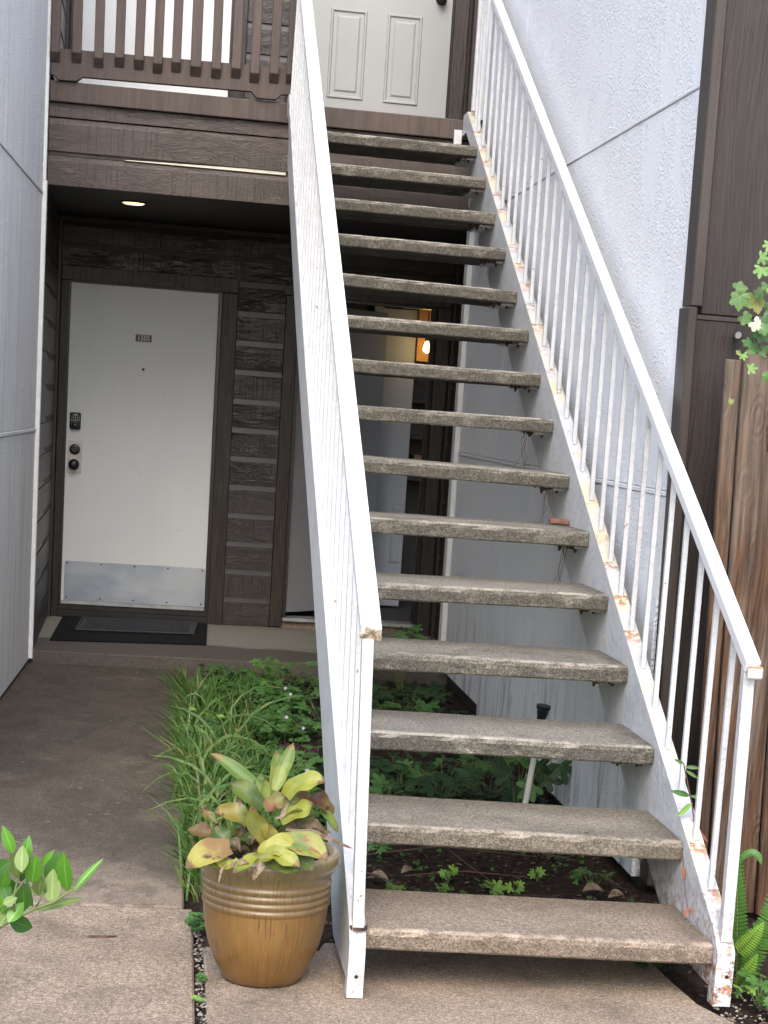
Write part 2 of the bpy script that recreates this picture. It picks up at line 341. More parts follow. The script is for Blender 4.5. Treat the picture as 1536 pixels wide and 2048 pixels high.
BROM=[('g',[(0.92,-7.35,0.326),(0.876,-7.325,0.38),(0.79,-7.3,0.434)],0.032),('g2',[(0.94,-7.32,0.351),(0.952,-7.305,0.396),(0.947,-7.29,0.449)],0.029),('g2',[(0.945,-7.35,0.364),(0.966,-7.325,0.414),(0.986,-7.3,0.469)],0.029),('y',[(0.975,-7.35,0.349),(1.018,-7.36,0.39),(1.064,-7.37,0.39)],0.042),('d',[(0.917,-7.36,0.318),(0.876,-7.355,0.352),(0.837,-7.35,0.373)],0.042),('g',[(0.911,-7.33,0.338),(0.908,-7.325,0.371),(0.907,-7.32,0.392)],0.023),('g2',[(0.923,-7.35,0.336),(0.923,-7.35,0.363),(0.917,-7.35,0.387)],0.018),('o',[(0.964,-7.35,0.304),(1.003,-7.34,0.331),(1.036,-7.33,0.347)],0.045),('y',[(0.965,-7.36,0.286),(1.012,-7.365,0.316),(1.037,-7.37,0.335)],0.036),('o',[(0.918,-7.41,0.256),(0.896,-7.41,0.295),(0.884,-7.41,0.34)],0.037),('o',[(0.879,-7.38,0.281),(0.841,-7.38,0.306),(0.802,-7.38,0.305)],0.042),('d',[(0.833,-7.42,0.245),(0.81,-7.41,0.265),(0.8,-7.4,0.286)],0.036),('o',[(0.801,-7.37,0.276),(0.781,-7.36,0.293),(0.764,-7.35,0.303)],0.019),('b',[(0.799,-7.38,0.251),(0.766,-7.375,0.255),(0.735,-7.37,0.256)],0.032),('yb',[(0.832,-7.45,0.247),(0.784,-7.48,0.24),(0.734,-7.51,0.211)],0.055),('y',[(0.826,-7.47,0.23),(0.801,-7.48,0.215),(0.779,-7.49,0.217)],0.023),('y',[(0.917,-7.46,0.231),(0.947,-7.46,0.259),(0.993,-7.46,0.251)],0.045),('yr',[(0.961,-7.44,0.265),(1.019,-7.46,0.263),(1.062,-7.48,0.235)],0.052),('y',[(0.922,-7.47,0.24),(0.96,-7.485,0.239),(0.996,-7.5,0.219)],0.036),('y',[(0.897,-7.47,0.233),(0.871,-7.495,0.222),(0.845,-7.52,0.204)],0.023),('t',[(0.912,-7.49,0.222),(0.902,-7.515,0.208),(0.89,-7.54,0.191)],0.019),('d',[(0.924,-7.46,0.218),(0.962,-7.48,0.211),(1.003,-7.5,0.211)],0.029),('b',[(1.041,-7.32,0.335),(1.072,-7.315,0.328),(1.097,-7.31,0.3)],0.036),('g',[(1.066,-7.32,0.308),(1.09,-7.32,0.292),(1.112,-7.32,0.258)],0.019),('r',[(0.847,-7.42,0.239),(0.862,-7.415,0.258),(0.881,-7.41,0.278)],0.049),('r',[(0.869,-7.45,0.224),(0.891,-7.45,0.238),(0.922,-7.45,0.259)],0.036),('t',[(0.978,-7.37,0.265),(1.047,-7.385,0.258),(1.129,-7.4,0.248)],0.019),('tb',[(0.986,-7.35,0.264),(1.032,-7.35,0.28),(1.066,-7.35,0.26)],0.029),('t',[(0.851,-7.37,0.325),(0.855,-7.36,0.331),(0.851,-7.35,0.34)],0.015),('t',[(0.771,-7.35,0.297),(0.767,-7.35,0.307),(0.762,-7.35,0.315)],0.013),('rg',[(0.938,-7.39,0.319),(0.944,-7.39,0.339),(0.969,-7.39,0.354)],0.036),('t',[(0.944,-7.41,0.317),(0.963,-7.41,0.331),(0.971,-7.41,0.362)],0.011),('o',[(0.945,-7.4,0.254),(0.93,-7.4,0.277),(0.902,-7.4,0.32)],0.026),('o',[(0.944,-7.48,0.24),(0.897,-7.475,0.227),(0.871,-7.47,0.235)],0.023),('g',[(0.966,-7.35,0.277),(0.958,-7.35,0.29),(0.974,-7.35,0.311)],0.019),('d',[(0.999,-7.34,0.29),(1.032,-7.335,0.297),(1.045,-7.33,0.31)],0.036),('y',[(0.852,-7.48,0.227),(0.824,-7.485,0.211),(0.797,-7.49,0.231)],0.019),('t',[(0.823,-7.49,0.215),(0.811,-7.505,0.199),(0.807,-7.52,0.173)],0.006),('t',[(0.839,-7.5,0.212),(0.851,-7.5,0.222),(0.877,-7.5,0.22)],0.016),('d',[(0.995,-7.45,0.228),(1.021,-7.46,0.218),(1.034,-7.47,0.204)],0.029)]
SHRUB=[('a',(0.405,-8.776,0.547),(0.388,-8.774,0.59),0.0146),('a',(0.423,-8.763,0.528),(0.43,-8.757,0.57),0.0146),('o',(0.412,-8.737,0.492),(0.404,-8.763,0.539),0.0206),('o',(0.422,-8.799,0.521),(0.421,-8.778,0.558),0.017),('a',(0.439,-8.774,0.496),(0.445,-8.79,0.543),0.0218),('a',(0.451,-8.7,0.508),(0.469,-8.702,0.534),0.0091),('d',(0.469,-8.716,0.475),(0.482,-8.718,0.532),0.0279),('a',(0.497,-8.736,0.473),(0.49,-8.757,0.539),0.0194),('a',(0.51,-8.737,0.473),(0.553,-8.714,0.523),0.0097),('o',(0.472,-8.748,0.454),(0.471,-8.733,0.505),0.023),('o',(0.449,-8.733,0.461),(0.452,-8.759,0.502),0.0182),('o',(0.445,-8.724,0.463),(0.429,-8.719,0.469),0.0091),('d',(0.44,-8.77,0.451),(0.431,-8.798,0.504),0.0085),('d',(0.422,-8.713,0.428),(0.421,-8.715,0.473),0.0206),('o',(0.448,-8.728,0.433),(0.521,-8.705,0.45),0.0109),('d',(0.402,-8.729,0.41),(0.436,-8.703,0.393),0.0206),('a',(0.401,-8.761,0.42),(0.422,-8.742,0.448),0.017),('o',(0.385,-8.756,0.411),(0.403,-8.729,0.436),0.0146),('a',(0.381,-8.712,0.466),(0.393,-8.736,0.501),0.017),('d',(0.382,-8.786,0.516),(0.401,-8.803,0.535),0.0206),('d',(0.403,-8.703,0.453),(0.393,-8.707,0.482),0.0158),('d',(0.424,-8.737,0.491),(0.418,-8.749,0.501),0.0133),('a',(0.387,-8.749,0.433),(0.388,-8.756,0.462),0.0121),('o',(0.392,-8.765,0.452),(0.412,-8.76,0.462),0.0121),('d',(0.431,-8.742,0.49),(0.432,-8.717,0.522),0.0158),('d',(0.395,-8.732,0.451),(0.382,-8.706,0.476),0.0182),('d',(0.387,-8.714,0.478),(0.37,-8.685,0.483),0.0194),('a',(0.451,-8.733,0.465),(0.461,-8.753,0.483),0.0073),('d',(0.411,-8.714,0.453),(0.403,-8.686,0.471),0.0146),('o',(0.379,-8.71,0.412),(0.388,-8.705,0.426),0.0158)]
SHSTEM=[(0.361,-8.75,0.394),(0.385,-8.75,0.408),(0.409,-8.75,0.423),(0.442,-8.75,0.44),(0.474,-8.75,0.453),(0.501,-8.75,0.473),(0.51,-8.75,0.478)]
SHTW=[[(0.442,-8.75,0.44),(0.45,-8.75,0.452),(0.457,-8.75,0.473)],[(0.409,-8.75,0.423),(0.407,-8.75,0.463),(0.413,-8.75,0.494)],[(0.474,-8.75,0.453),(0.462,-8.75,0.45),(0.452,-8.75,0.447)],[(0.378,-8.75,0.436),(0.396,-8.75,0.451),(0.423,-8.75,0.489)]]
GRAPE=[('g',(2.281,-6.539,1.766),0.029),('g',(2.26,-6.589,1.718),0.036),('y',(2.336,-6.527,1.722),0.043),('g',(2.301,-6.553,1.676),0.027),('p',(2.327,-6.582,1.659),0.027),('l',(2.309,-6.604,1.807),0.029),('l',(2.346,-6.525,1.859),0.027),('l',(2.357,-6.511,1.817),0.018),('d',(2.296,-6.601,1.606),0.02),('g',(2.341,-6.53,1.596),0.029),('d',(2.353,-6.569,1.63),0.029),('l',(2.28,-6.62,1.565),0.017),('l',(2.313,-6.62,1.538),0.023),('g',(2.351,-6.62,1.512),0.02),('y',(2.272,-6.595,1.577),0.011),('d',(2.352,-6.581,1.674),0.029),('g',(2.358,-6.533,1.768),0.025),('d',(2.337,-6.523,1.632),0.025),('g',(2.346,-6.606,1.65),0.023),('d',(2.326,-6.549,1.751),0.023),('l',(2.324,-6.606,1.88),0.023),('g',(2.375,-6.538,1.591),0.025),('y',(2.378,-6.577,1.754),0.034),('g',(2.391,-6.522,1.713),0.034),('g',(2.385,-6.512,1.848),0.034),('d',(2.396,-6.559,1.644),0.034),('y',(2.255,-6.62,1.435),0.012)]

# ================================================================== GROUND
GZ = -0.145
def sheet(name, poly, z, mat, thick=.12):
    mb = MB(); mb.prism([(x, y, z - thick) for x, y in poly], (0, 0, z - thick), (0, 0, z)); return struct(mb.build(name, mat, bevel=.006))
gm = m_plain('far_ground_earth', (.10, .09, .06), .95, var=.4, sc=2)
struct(MB().box(-30, 30, -40, 20, -.5, -.27).build('ground', gm))
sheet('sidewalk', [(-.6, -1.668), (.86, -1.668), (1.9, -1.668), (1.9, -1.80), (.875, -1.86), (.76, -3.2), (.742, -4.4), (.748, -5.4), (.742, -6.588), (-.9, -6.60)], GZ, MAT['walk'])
sheet('front_path_slab', [(-2.5, -6.612), (.768, -6.603), (.758, -8.2), (.75, -12.5), (-2.5, -12.5)], GZ - .002, MAT['slab'])
sheet('stair_landing_slab', [(.792, -6.99), (1.11, -7.0), (1.13, -6.92), (2.055, -6.90), (2.07, -7.19), (2.09, -7.40), (2.15, -7.56), (2.32, -7.85), (2.6, -8.4), (2.9, -12.5), (.79, -12.5)], GZ, MAT['slab'])
sheet('porch_floor', [(-.4, -1.66), (2.45, -1.66), (2.45, .12), (-.4, .12)], -.078, MAT['porch'], .3)
# uneven soil of the planting bed and of the strip by the fence
def soil(name, x0, x1, y0, y1, z, amp, nx, ny, seed, lift=None):
    rnd = random.Random(seed); ph = [(rnd.uniform(2, 9), rnd.uniform(2, 9), rnd.uniform(0, 6)) for _ in range(6)]
    vs = []
    for j in range(ny + 1):
        for i in range(nx + 1):
            x = x0 + (x1 - x0) * i / nx; y = y0 + (y1 - y0) * j / ny
            h = sum(math.sin(a * x + b * y + c) for a, b, c in ph) / 6 * amp + rnd.uniform(-1, 1) * amp * .45
            if lift: h += lift(x, y)
            vs.append((x, y, z + h))
    fs = [(j*(nx+1)+i, j*(nx+1)+i+1, (j+1)*(nx+1)+i+1, (j+1)*(nx+1)+i) for j in range(ny) for i in range(nx)]
    return struct(MB().add(vs, fs).build(name, MAT['soil'], smooth=True, recalc=False))
soil('planting_bed_soil', .70, 2.40, -7.06, -1.67, -.168, .016, 70, 200, 2, lambda x, y: -.02 if x < .79 or y < -6.9 else .012)
soil('path_gap_soil', .745, .80, -9.5, -6.9, -.175, .006, 6, 120, 3)
soil('fence_strip_soil', 2.0, 3.6, -9.6, -6.2, -.175, .016, 60, 110, 4, lambda x, y: .02 * max(0, min(1, (x - 2.2) * 4)))

# ================================================================== APARTMENT BUILDING
bld = thing('apartment_building', 'dark brown sided apartment front with door 1505 and an open doorway below, two doors above', 'building', (1.1, 0, -.08))
def siding_board(a, b, z0, h, out, parent, mat='siding', thick=.022, name='siding_board'):
    a = Vector(a); b = Vector(b); out = Vector(out)
    prof = [(0, 0), (thick, .0), (thick, h * .79), (thick * .55, h * .80), (thick * .40, h - .0005), (0, h - .0005)]
    poly = [Vector((a.x, a.y, z0)) + out * o_ + Vector((0, 0, z_)) for o_, z_ in prof]
    mb = MB(); mb.prism(poly, a, b)
    o = mb.build(name, [MAT[mat], MAT['siding_smooth']], parent); o.data.polygons[5].material_index = 1; return o
P_ = .1793; Z0 = -.074
wm = MB()      # wall core behind the boards, with the two openings
wm.box(-.6, 1.408, .012, .14, -.3, 2.03).box(2.272, 2.9, .012, .14, -.3, 2.03).box(-.6, 2.9, .012, .14, 2.03, 5.6)
wm.build('wall', MAT['soffit'], bld)
for k in range(12):
    siding_board((1.026, .012, 0), (1.322, .012, 0), Z0 + k * P_, P_, (0, -1, 0), bld)
siding_board((-.085, .012, 0), (2.41, .012, 0), 2.080, .145, (0, -1, 0), bld)
siding_board((-.085, .012, 0), (2.41, .012, 0), 2.225, .125, (0, -1, 0), bld)
MB().box(-.085, 2.41, -.018, .012, 2.352, 2.382).build('cornice_strip', MAT['trim'], bld, bevel=.002)
k = 0
z = 2.895
while z < 5.4:
    siding_board((1.0, .012, 0), (1.252, .012, 0), z, P_, (0, -1, 0), bld)
    z += P_
# side returns of the recess
lret = [(-.062, -1.655), (-.085, -.085)]
z = Z0; k = 0
while z < 5.4:
    h = P_
    if 2.28 < z < 2.9: z += P_; k += 1; continue
    siding_board((lret[0][0] - .012, lret[0][1], 0), (lret[1][0] - .012, lret[1][1], 0), z, h, (1, 0, 0), bld)
    siding_board((2.412, -1.59, 0), (2.412, -.10, 0), z, h, (-1, 0, 0), bld)
    z += P_
MB().box(-.30, -.0755, -1.655, .01, -.3, 5.6).box(2.4125, 2.60, -1.655, .01, -.3, 5.6).build('return_wall', MAT['soffit'], bld)
MB().box(-.092, -.058, -.085, -.008, -.076, 2.35).build('corner_trim', MAT['trim_smooth'], bld, bevel=.002)
MB().box(2.372, 2.408, -.10, -.008, -.076, 2.35).build('corner_trim', MAT['trim_smooth'], bld, bevel=.002)
MB().box(2.372, 2.408, -.10, -.008, 2.90, 5.4).build('corner_trim', MAT['trim_smooth'], bld, bevel=.002)
MB().box(-.092, -.058, -.085, -.008, 2.90, 5.4).build('corner_trim', MAT['trim_smooth'], bld, bevel=.002)
# casings
def casing(x0, x1, z0, z1, y=-.03, m='trim', nm='door_casing'):
    return MB().box(x0, x1, y, .012, z0, z1).build(nm, MAT[m], bld, bevel=.003)
casing(-.057, -.012, -.076, 1.998); casing(.928, 1.024, -.076, 1.998); casing(-.057, 1.024, 2.0, 2.088, -.033)
casing(1.324, 1.404, -.070, 2.012); casing(2.284, 2.370, -.076, 2.012); casing(1.310, 2.370, 2.015, 2.078, -.033)
casing(-.057, -.012, 2.895, 4.95); casing(.912, .998, 2.895, 4.95); casing(1.254, 1.336, 2.895, 4.95); casing(2.262, 2.352, 2.895, 4.95)
casing(-.057, .998, 4.952, 5.05); casing(1.254, 2.352, 4.952, 5.05)
# dark jambs with stops
def jamb(x0, x1, z0, z1, m='threshold'):
    mb = MB().box(x0 - .022, x0 - .003, -.012, .06, z0, z1 + .022).box(x1 + .003, x1 + .022, -.012, .06, z0, z1 + .022).box(x0 - .003, x1 + .003, -.012, .06, z1 + .003, z1 + .022)
    mb.box(x0 - .012, x0 - .003, -.018, -.012, z0, z1 + .01).box(x1 + .003, x1 + .010, -.018, -.012, z0, z1 + .01)
    return mb.build('door_jamb', MAT[m], bld)
jamb(0, .905, -.0, 1.990); jamb(1.428, 2.250, -.0, 1.995); jamb(0, .9, 2.9, 4.93); jamb(1.348, 2.250, 2.9, 4.93)

# ---- door 1505
d1 = MB().box(.0, .905, .004, .045, .006, 1.990).build('door', MAT['door'], bld, bevel=.002); d1['label'] = 'off-white flat door numbered 1505 with metal kick plate'
MB().box(.018, .900, -.0005, .004, .028, .276).build('kick_plate', MAT['kick'], d1, bevel=.001)
MB().box(.0, .905, -.006, .004, .000, .026).build('door_sweep', MAT['alu'], d1, bevel=.001)
for x in (.035, .245, .455, .665, .883):
    for zz in (.262, .045):
        MB().lathe([(.0055, 0), (.0055, .003), (.002, .004)], (x, -.0005, zz), 'y', 8).build('screw', MAT['black'], d1)
pl = MB().box(.404, .503, -.003, .004, 1.663, 1.706).build('number_plate', MAT['plate'], d1, bevel=.001)
def text(body, x, z, y, size, mat, parent, name='lettering', align='CENTER', rotz=0, stretch=1.0, off=.0):
    cu = bpy.data.curves.new(name, 'FONT'); cu.body = body; cu.size = size; cu.align_x = align; cu.align_y = 'CENTER'; cu.extrude = .0006; cu.offset = off
    cu.space_character = 1.1
    o = bpy.data.objects.new(name + '_tmp', cu); COL.objects.link(o)
    bpy.context.view_layer.update()
    me = bpy.data.meshes.new_from_object(o.evaluated_get(bpy.context.evaluated_depsgraph_get()))
    bpy.data.objects.remove(o); me.materials.clear(); me.materials.append(MAT[mat])
    mw = Matrix.Translation((x, y, z)) @ Matrix.Rotation(rotz, 4, 'Z') @ Matrix.Rotation(math.pi/2, 4, 'X') @ Matrix.Diagonal((stretch, 1, 1, 1))
    return link(name, me, parent, mw)
text('1505', .4535, 1.684, -.0042, .046, 'plate_txt', d1, 'house_number', stretch=.78, off=.0004)
MB().lathe([(.009, 0), (.009, .004), (.005, .006), (.004, .003)], (.459, .002, 1.494), 'y', 12).build('peephole', MAT['plate'], d1)
# keypad lock, deadbolt, knob
def kp(x0, x1, z0, z1, y0, y1, m, nm, par, bev=.006): return MB().box(x0, x1, y0, y1, z0, z1).build(nm, MAT[m], par, bevel=bev, seg=2)
kp(.020, .088, 1.097, 1.203, -.024, .004, 'black', 'keypad_lock', d1, .010)
MB().lathe([(.021, 0), (.021, .012), (.017, .022), (.010, .024)], (.053, -.024, 1.122), 'y', 20).build('keypad_turn_knob', MAT['black'], d1, smooth=True)
text('1 2 3 4 5', .055, 1.170, -.0250, .0135, 'plate_txt', d1, 'keypad_digits'); text('6 7 8 9 0', .055, 1.154, -.0250, .0135, 'plate_txt', d1, 'keypad_digits')
kp(.046, .066, 1.184, 1.190, -.0255, -.02, 'plate_txt', 'keypad_badge', d1, .001)
kp(.012, .100, .826, 1.025, -.002, .004, 'steel_plate', 'lock_backplate', d1, .0)
MB().lathe([(.033, 0), (.033, .008), (.028, .014), (.020, .016), (.018, .024), (.004, .024)], (.056, -.002, .974), 'y', 24).build('deadbolt', MAT['black'], d1, smooth=False)
MB().lathe([(.034, 0), (.034, .006), (.016, .012), (.014, .030), (.028, .040), (.031, .054), (.024, .064), (.006, .066)], (.054, -.002, .880), 'y', 24).build('door_knob', MAT['black'], d1, smooth=True)
MB().box(-.02, .93, -.05, .045, -.076, -.030).box(-.02, .93, -.030, .03, -.030, -.002).box(-.02, .93, -.015, .0, -.002, .004).build('threshold', MAT['threshold'], bld, bevel=.002)
# ---- upper doors
def panel(x0, x1, z0, z1, par, y=.0):
    def ring(a, b, c, d, wdt, y0, y1):
        o = [(a, c), (b, c), (b, d), (a, d)]; i_ = [(a+wdt, c+wdt), (b-wdt, c+wdt), (b-wdt, d-wdt), (a+wdt, d-wdt)]
        vs = [(x, y0, z) for x, z in o] + [(x, y1, z) for x, z in i_] ; return vs, [(k, (k+1) % 4, 4+(k+1) % 4, 4+k) for k in range(4)]
    mb = MB()
    for (w0, ya, yb) in ((0, 0, -.010), (.012, -.010, -.010), (.020, -.010, .0), (.032, .0, .0), (.040, .0, -.007), (.060, -.007, -.007)):
        pass
    cuts = [(0, .001), (.006, -.009), (.014, -.009), (.022, .0005), (.040, .0005), (.052, -.007)]
    for (w0, y0), (w1, y1) in zip(cuts[:-1], cuts[1:]):
        a, b, c, d = x0 + w0, x1 - w0, z0 + w0, z1 - w0; dw = w1 - w0
        vs, fs = ring(a, b, c, d, dw, y + y0, y + y1); mb.add(vs, fs)
    w_, yy = cuts[-1]; mb.add([(x0+w_, y+yy, z0+w_), (x1-w_, y+yy, z0+w_), (x1-w_, y+yy, z1-w_), (x0+w_, y+yy, z1-w_)], [(0, 1, 2, 3)])
    return mb.build('door_panel', MAT['door_up'], par, recalc=False)
d2 = MB().box(1.348, 2.250, .0, .045, 2.90, 4.93).build('door', MAT['door_up'], bld, bevel=.002); d2['label'] = 'cream panelled upper door at the head of the stairs'
for z0, z1 in ((3.218, 3.746), (3.92, 4.42), (4.52, 4.80)):
    panel(1.502, 1.728, z0, z1, d2); panel(1.852, 2.070, z0, z1, d2)
MB().lathe([(.034, 0), (.034, .006), (.016, .012), (.014, .030), (.028, .040), (.031, .054), (.024, .064), (.006, .066)], (2.176, -.001, 3.858), 'y', 24).build('door_knob', MAT['black'], d2, smooth=True)
d3 = MB().box(.0, .90, .0, .045, 2.90, 4.93).build('door', MAT['door'], bld, bevel=.002); d3['label'] = 'off-white flat upper door behind the brown balcony bars'
MB().box(.02, .88, -.006, .0, 2.935, 3.16).build('kick_plate', MAT['kick'], d3, bevel=.001)
MB().box(.0, .90, -.012, .0, 2.90, 2.93).build('door_sweep', MAT['alu'], d3)
# ---- open lower right doorway
MB().box(1.406, 2.274, -.05, .10, -.030, -.006).build('threshold', MAT['alu'], bld, bevel=.003)
MB().box(1.406, 2.274, -.02, .10, -.078, -.030).build('sill_block', MAT['slab'], bld, bevel=.003)
a_ = math.radians(43); hx, hy = 1.432, .03; ca, sa = math.cos(a_), math.sin(a_)
leaf = MB(); L_ = .83
q4 = [(hx, hy), (hx + L_*ca, hy + L_*sa), (hx + L_*ca - .04*sa, hy + L_*sa + .04*ca), (hx - .04*sa, hy + .04*ca)]
leaf.hexa([(x, y, .02) for x, y in q4] + [(x, y, 1.985) for x, y in q4])
lf = leaf.build('door', MAT['door_grey'], bld, bevel=.002); lf['label'] = 'grey door leaf standing open into the dim room'
MB().box(1.412, 1.427, .0, .05, 0, 1.99).build('door_jamb', MAT['door_in'], bld)
for zz in (.26, 1.03, 1.78): MB().box(1.4135, 1.4275, -.006, .0, zz - .045, zz + .045).build('hinge', MAT['brass'], bld)
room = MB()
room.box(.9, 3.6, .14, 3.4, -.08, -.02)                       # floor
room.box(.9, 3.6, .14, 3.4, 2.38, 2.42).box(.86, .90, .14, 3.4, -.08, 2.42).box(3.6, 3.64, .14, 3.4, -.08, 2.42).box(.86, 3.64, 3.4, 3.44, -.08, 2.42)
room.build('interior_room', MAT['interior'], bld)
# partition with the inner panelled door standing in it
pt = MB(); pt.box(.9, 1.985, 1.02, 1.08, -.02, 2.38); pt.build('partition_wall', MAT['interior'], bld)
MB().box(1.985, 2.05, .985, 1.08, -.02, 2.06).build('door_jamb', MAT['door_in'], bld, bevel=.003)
di = MB().box(2.053, 2.288, 1.0, 1.04, .0, 2.04).build('door', MAT['door_in'], bld, bevel=.002); di['label'] = 'pale panelled inner door seen through the open doorway'
def pnl(x0, x1, z0, z1, y, par): 
    mb = MB(); mb.add([(x0, y, z0), (x1, y, z0), (x1, y, z1), (x0, y, z1), (x0+.02, y-.008, z0+.02), (x1-.02, y-.008, z0+.02), (x1-.02, y-.008, z1-.02), (x0+.02, y-.008, z1-.02)],
     [(0,1,5,4), (1,2,6,5), (2,3,7,6), (3,0,4,7), (4,5,6,7)]); return mb.build('door_panel', MAT['door_in'], par, recalc=False)
for z0, z1 in ((.30, .52), (.56, .70), (.08, .25)): pnl(2.195, 2.278, z0, z1, .9995, di)
# dark kitchen shelves beyond
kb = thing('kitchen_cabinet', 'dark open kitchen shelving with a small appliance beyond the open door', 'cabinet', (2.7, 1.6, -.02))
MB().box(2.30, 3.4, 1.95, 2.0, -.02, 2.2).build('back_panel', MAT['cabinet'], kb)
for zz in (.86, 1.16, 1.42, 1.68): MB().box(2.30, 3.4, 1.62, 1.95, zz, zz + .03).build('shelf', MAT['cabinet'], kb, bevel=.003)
mw = thing('toaster_oven', 'small tan and black appliance on the kitchen shelf', 'appliance', (2.46, 1.7, .89))
MB().box(2.40, 2.60, 1.60, 1.85, .895, 1.05).build('body', m_plain('tan_appliance', (.28, .17, .09), .4), mw, bevel=.008)
MB().box(2.47, 2.59, 1.594, 1.602, .915, 1.035).build('door_glass', MAT['black'], mw, bevel=.003)
# pendant bulb with a wall patch that has its amber light painted in
pd = thing('pendant_lamp', 'glowing amber filament bulb hanging inside the open doorway', 'lamp', (2.335, .78, 1.90))
MB().lathe([(.004, .20), (.004, .04), (.014, .035), (.014, .0)], (2.335, .78, 1.83), 'z', 12).build('socket', MAT['black'], pd)
MB().lathe([(.010, .0), (.012, -.012), (.020, -.03), (.024, -.05), (.020, -.066), (.008, -.076)], (2.335, .78, 1.83), 'z', 16).build('bulb', MAT['bulb'], pd, smooth=True)
lp = bpy.data.lights.new('pendant_light', 'POINT'); lp.energy = .03; lp.color = (1, .62, .22); lp.shadow_soft_size = .03
lo = bpy.data.objects.new('pendant_light', lp); COL.objects.link(lo); lo.location = (2.325, .70, 1.77)
tag(MB().box(2.292, 2.42, .96, 1.0, 1.70, 2.08).build('wall_panel', MAT['warm_wall'], bevel=.003), 'wall patch behind the hanging bulb with amber lamplight painted into its colour', 'panel')

# ================================================================== STUCCO WALLS
def wall_panel(x0y0, x1y1, z0, z1, back, mat, par):
    (xa, ya), (xb, yb) = x0y0, x1y1
    p = [(xa, ya, z0), (xb, yb, z0), (xb + back, yb, z0), (xa + back, ya, z0), (xa, ya, z1), (xb, yb, z1), (xb + back, yb, z1), (xa + back, ya, z1)]
    return MB().hexa(p).build('wall_panel', MAT[mat], par, bevel=.0025)
lx = lambda y: -.0685 + (y + 1.66) * .0246
lw = thing('stucco_wall', 'greyish white textured panel wall along the left edge beside the sidewalk', 'wall', (-.1, -4, -.12))
ys = [-1.70, -3.445, -5.60]; g_ = .0022  # unseen near end and top of this wall cut short to admit light
def lz(z, y): return z
for ya, yb in zip(ys[:-1], ys[1:]):
    for z0, z1 in ((-.125, 1.104), (1.126, 2.328), (2.350, 3.56), (3.58, 4.25)):
        wall_panel((lx(ya - g_), ya - g_), (lx(yb + g_), yb + g_), z0, z1, -.03, 'stucco_l', lw)
    for zz in (1.106, 2.330, 3.562):
        wall_panel((lx(ya) + .005, ya), (lx(yb) + .005, yb), zz, zz + .018, -.03, 'stucco_l', lw).name = 'seam_strip'
MB().hexa([(lx(-1.7) - .032, -1.70, -.13), (lx(-5.6) - .032, -5.60, -.13), (-.42, -5.60, -.13), (-.42, -1.70, -.13), (lx(-1.7) - .032, -1.70, 4.25), (lx(-5.6) - .032, -5.60, 4.25), (-.42, -5.60, 4.25), (-.42, -1.70, 4.25)]).build('wall_core', MAT['soffit'], lw)
MB().box(-.110, -.048, -1.722, -1.662, -.118, 2.40).box(-.124, -.0545, -1.724, -1.664, 2.40, 4.25).build('corner_trim', MAT['white_trim'], lw, bevel=.002)
MB().box(-.34, -.178, -5.66, -5.605, -.13, 4.25).build('end_board', MAT['sheet'], lw, bevel=.002)
rw = thing('stucco_wall', 'bright white textured panel wall behind the right handrail', 'wall', (2.3, -4, -.1))
X = 2.222; ys = [-1.705, -2.885, -6.12]  # unseen top of this wall kept low too, so more light gets in
for ya, yb in zip(ys[:-1], ys[1:]):
    for z0, z1 in ((-.125, 1.132), (1.152, 2.394), (2.414, 3.62), (3.64, 4.25)):
        if z0 < 1 and ya > -2: z0 = -.075
        wall_panel((X, ya - g_), (X, yb + g_), z0, z1, .03, 'stucco_r', rw)
    for zz in (1.134, 2.396, 3.622):
        wall_panel((X - .005, ya), (X - .005, yb), zz, zz + .016, .03, 'stucco_r', rw).name = 'seam_strip'
MB().box(2.254, 2.40, -6.12, -1.66, -.30, 4.25).build('wall_core', MAT['soffit'], rw)
MB().box(2.196, 2.40, -1.702, -1.60, -.076, 2.375).box(2.196, 2.40, -1.702, -1.60, 2.91, 4.25).build('corner_trim', MAT['white_trim'], rw, bevel=.002)
# brown neighbour front
nb = thing('wood_sided_wall', 'dark brown rough-sawn wall and corner trim right of the white wall', 'wall', (3, -6.2, -.12))
def lean_box(x0, x1, y0, y1, z0, z1, nm, mat, par, bev=.003, k=.020, zr=1.7):
    f_ = lambda x, z: x + k * (zr - z)
    p = [(f_(x0, z0), y0, z0), (f_(x1, z0), y0, z0), (f_(x1, z0), y1, z0), (f_(x0, z0), y1, z0), (f_(x0, z1), y0, z1), (f_(x1, z1), y0, z1), (f_(x1, z1), y1, z1), (f_(x0, z1), y1, z1)]
    return MB().hexa(p).build(nm, MAT[mat], par, bevel=bev)
lean_box(2.200, 2.230, -6.262, -6.150, -.12, 1.722, 'corner_trim', 'trim_smooth', nb, .004, k=.022)
lean_box(2.215, 2.252, -6.236, -6.126, 1.725, 4.25, 'corner_trim', 'trim_smooth', nb, .004, k=.012)
lean_box(2.236, 4.6, -6.215, -6.15, -.14, 1.690, 'siding_sheet', 'sheet', nb, .004, k=.016)
lean_box(2.254, 4.6, -6.212, -6.15, 1.704, 4.25, 'siding_sheet', 'sheet', nb, .004, k=.012)
MB().box(2.236, 4.6, -6.219, -6.20, 1.689, 1.702).build('seam_flashing', MAT['trim_smooth'], nb)
MB().box(2.30, 4.6, -6.148, -5.9, -.14, 4.25).build('wall_core', MAT['soffit'], nb)
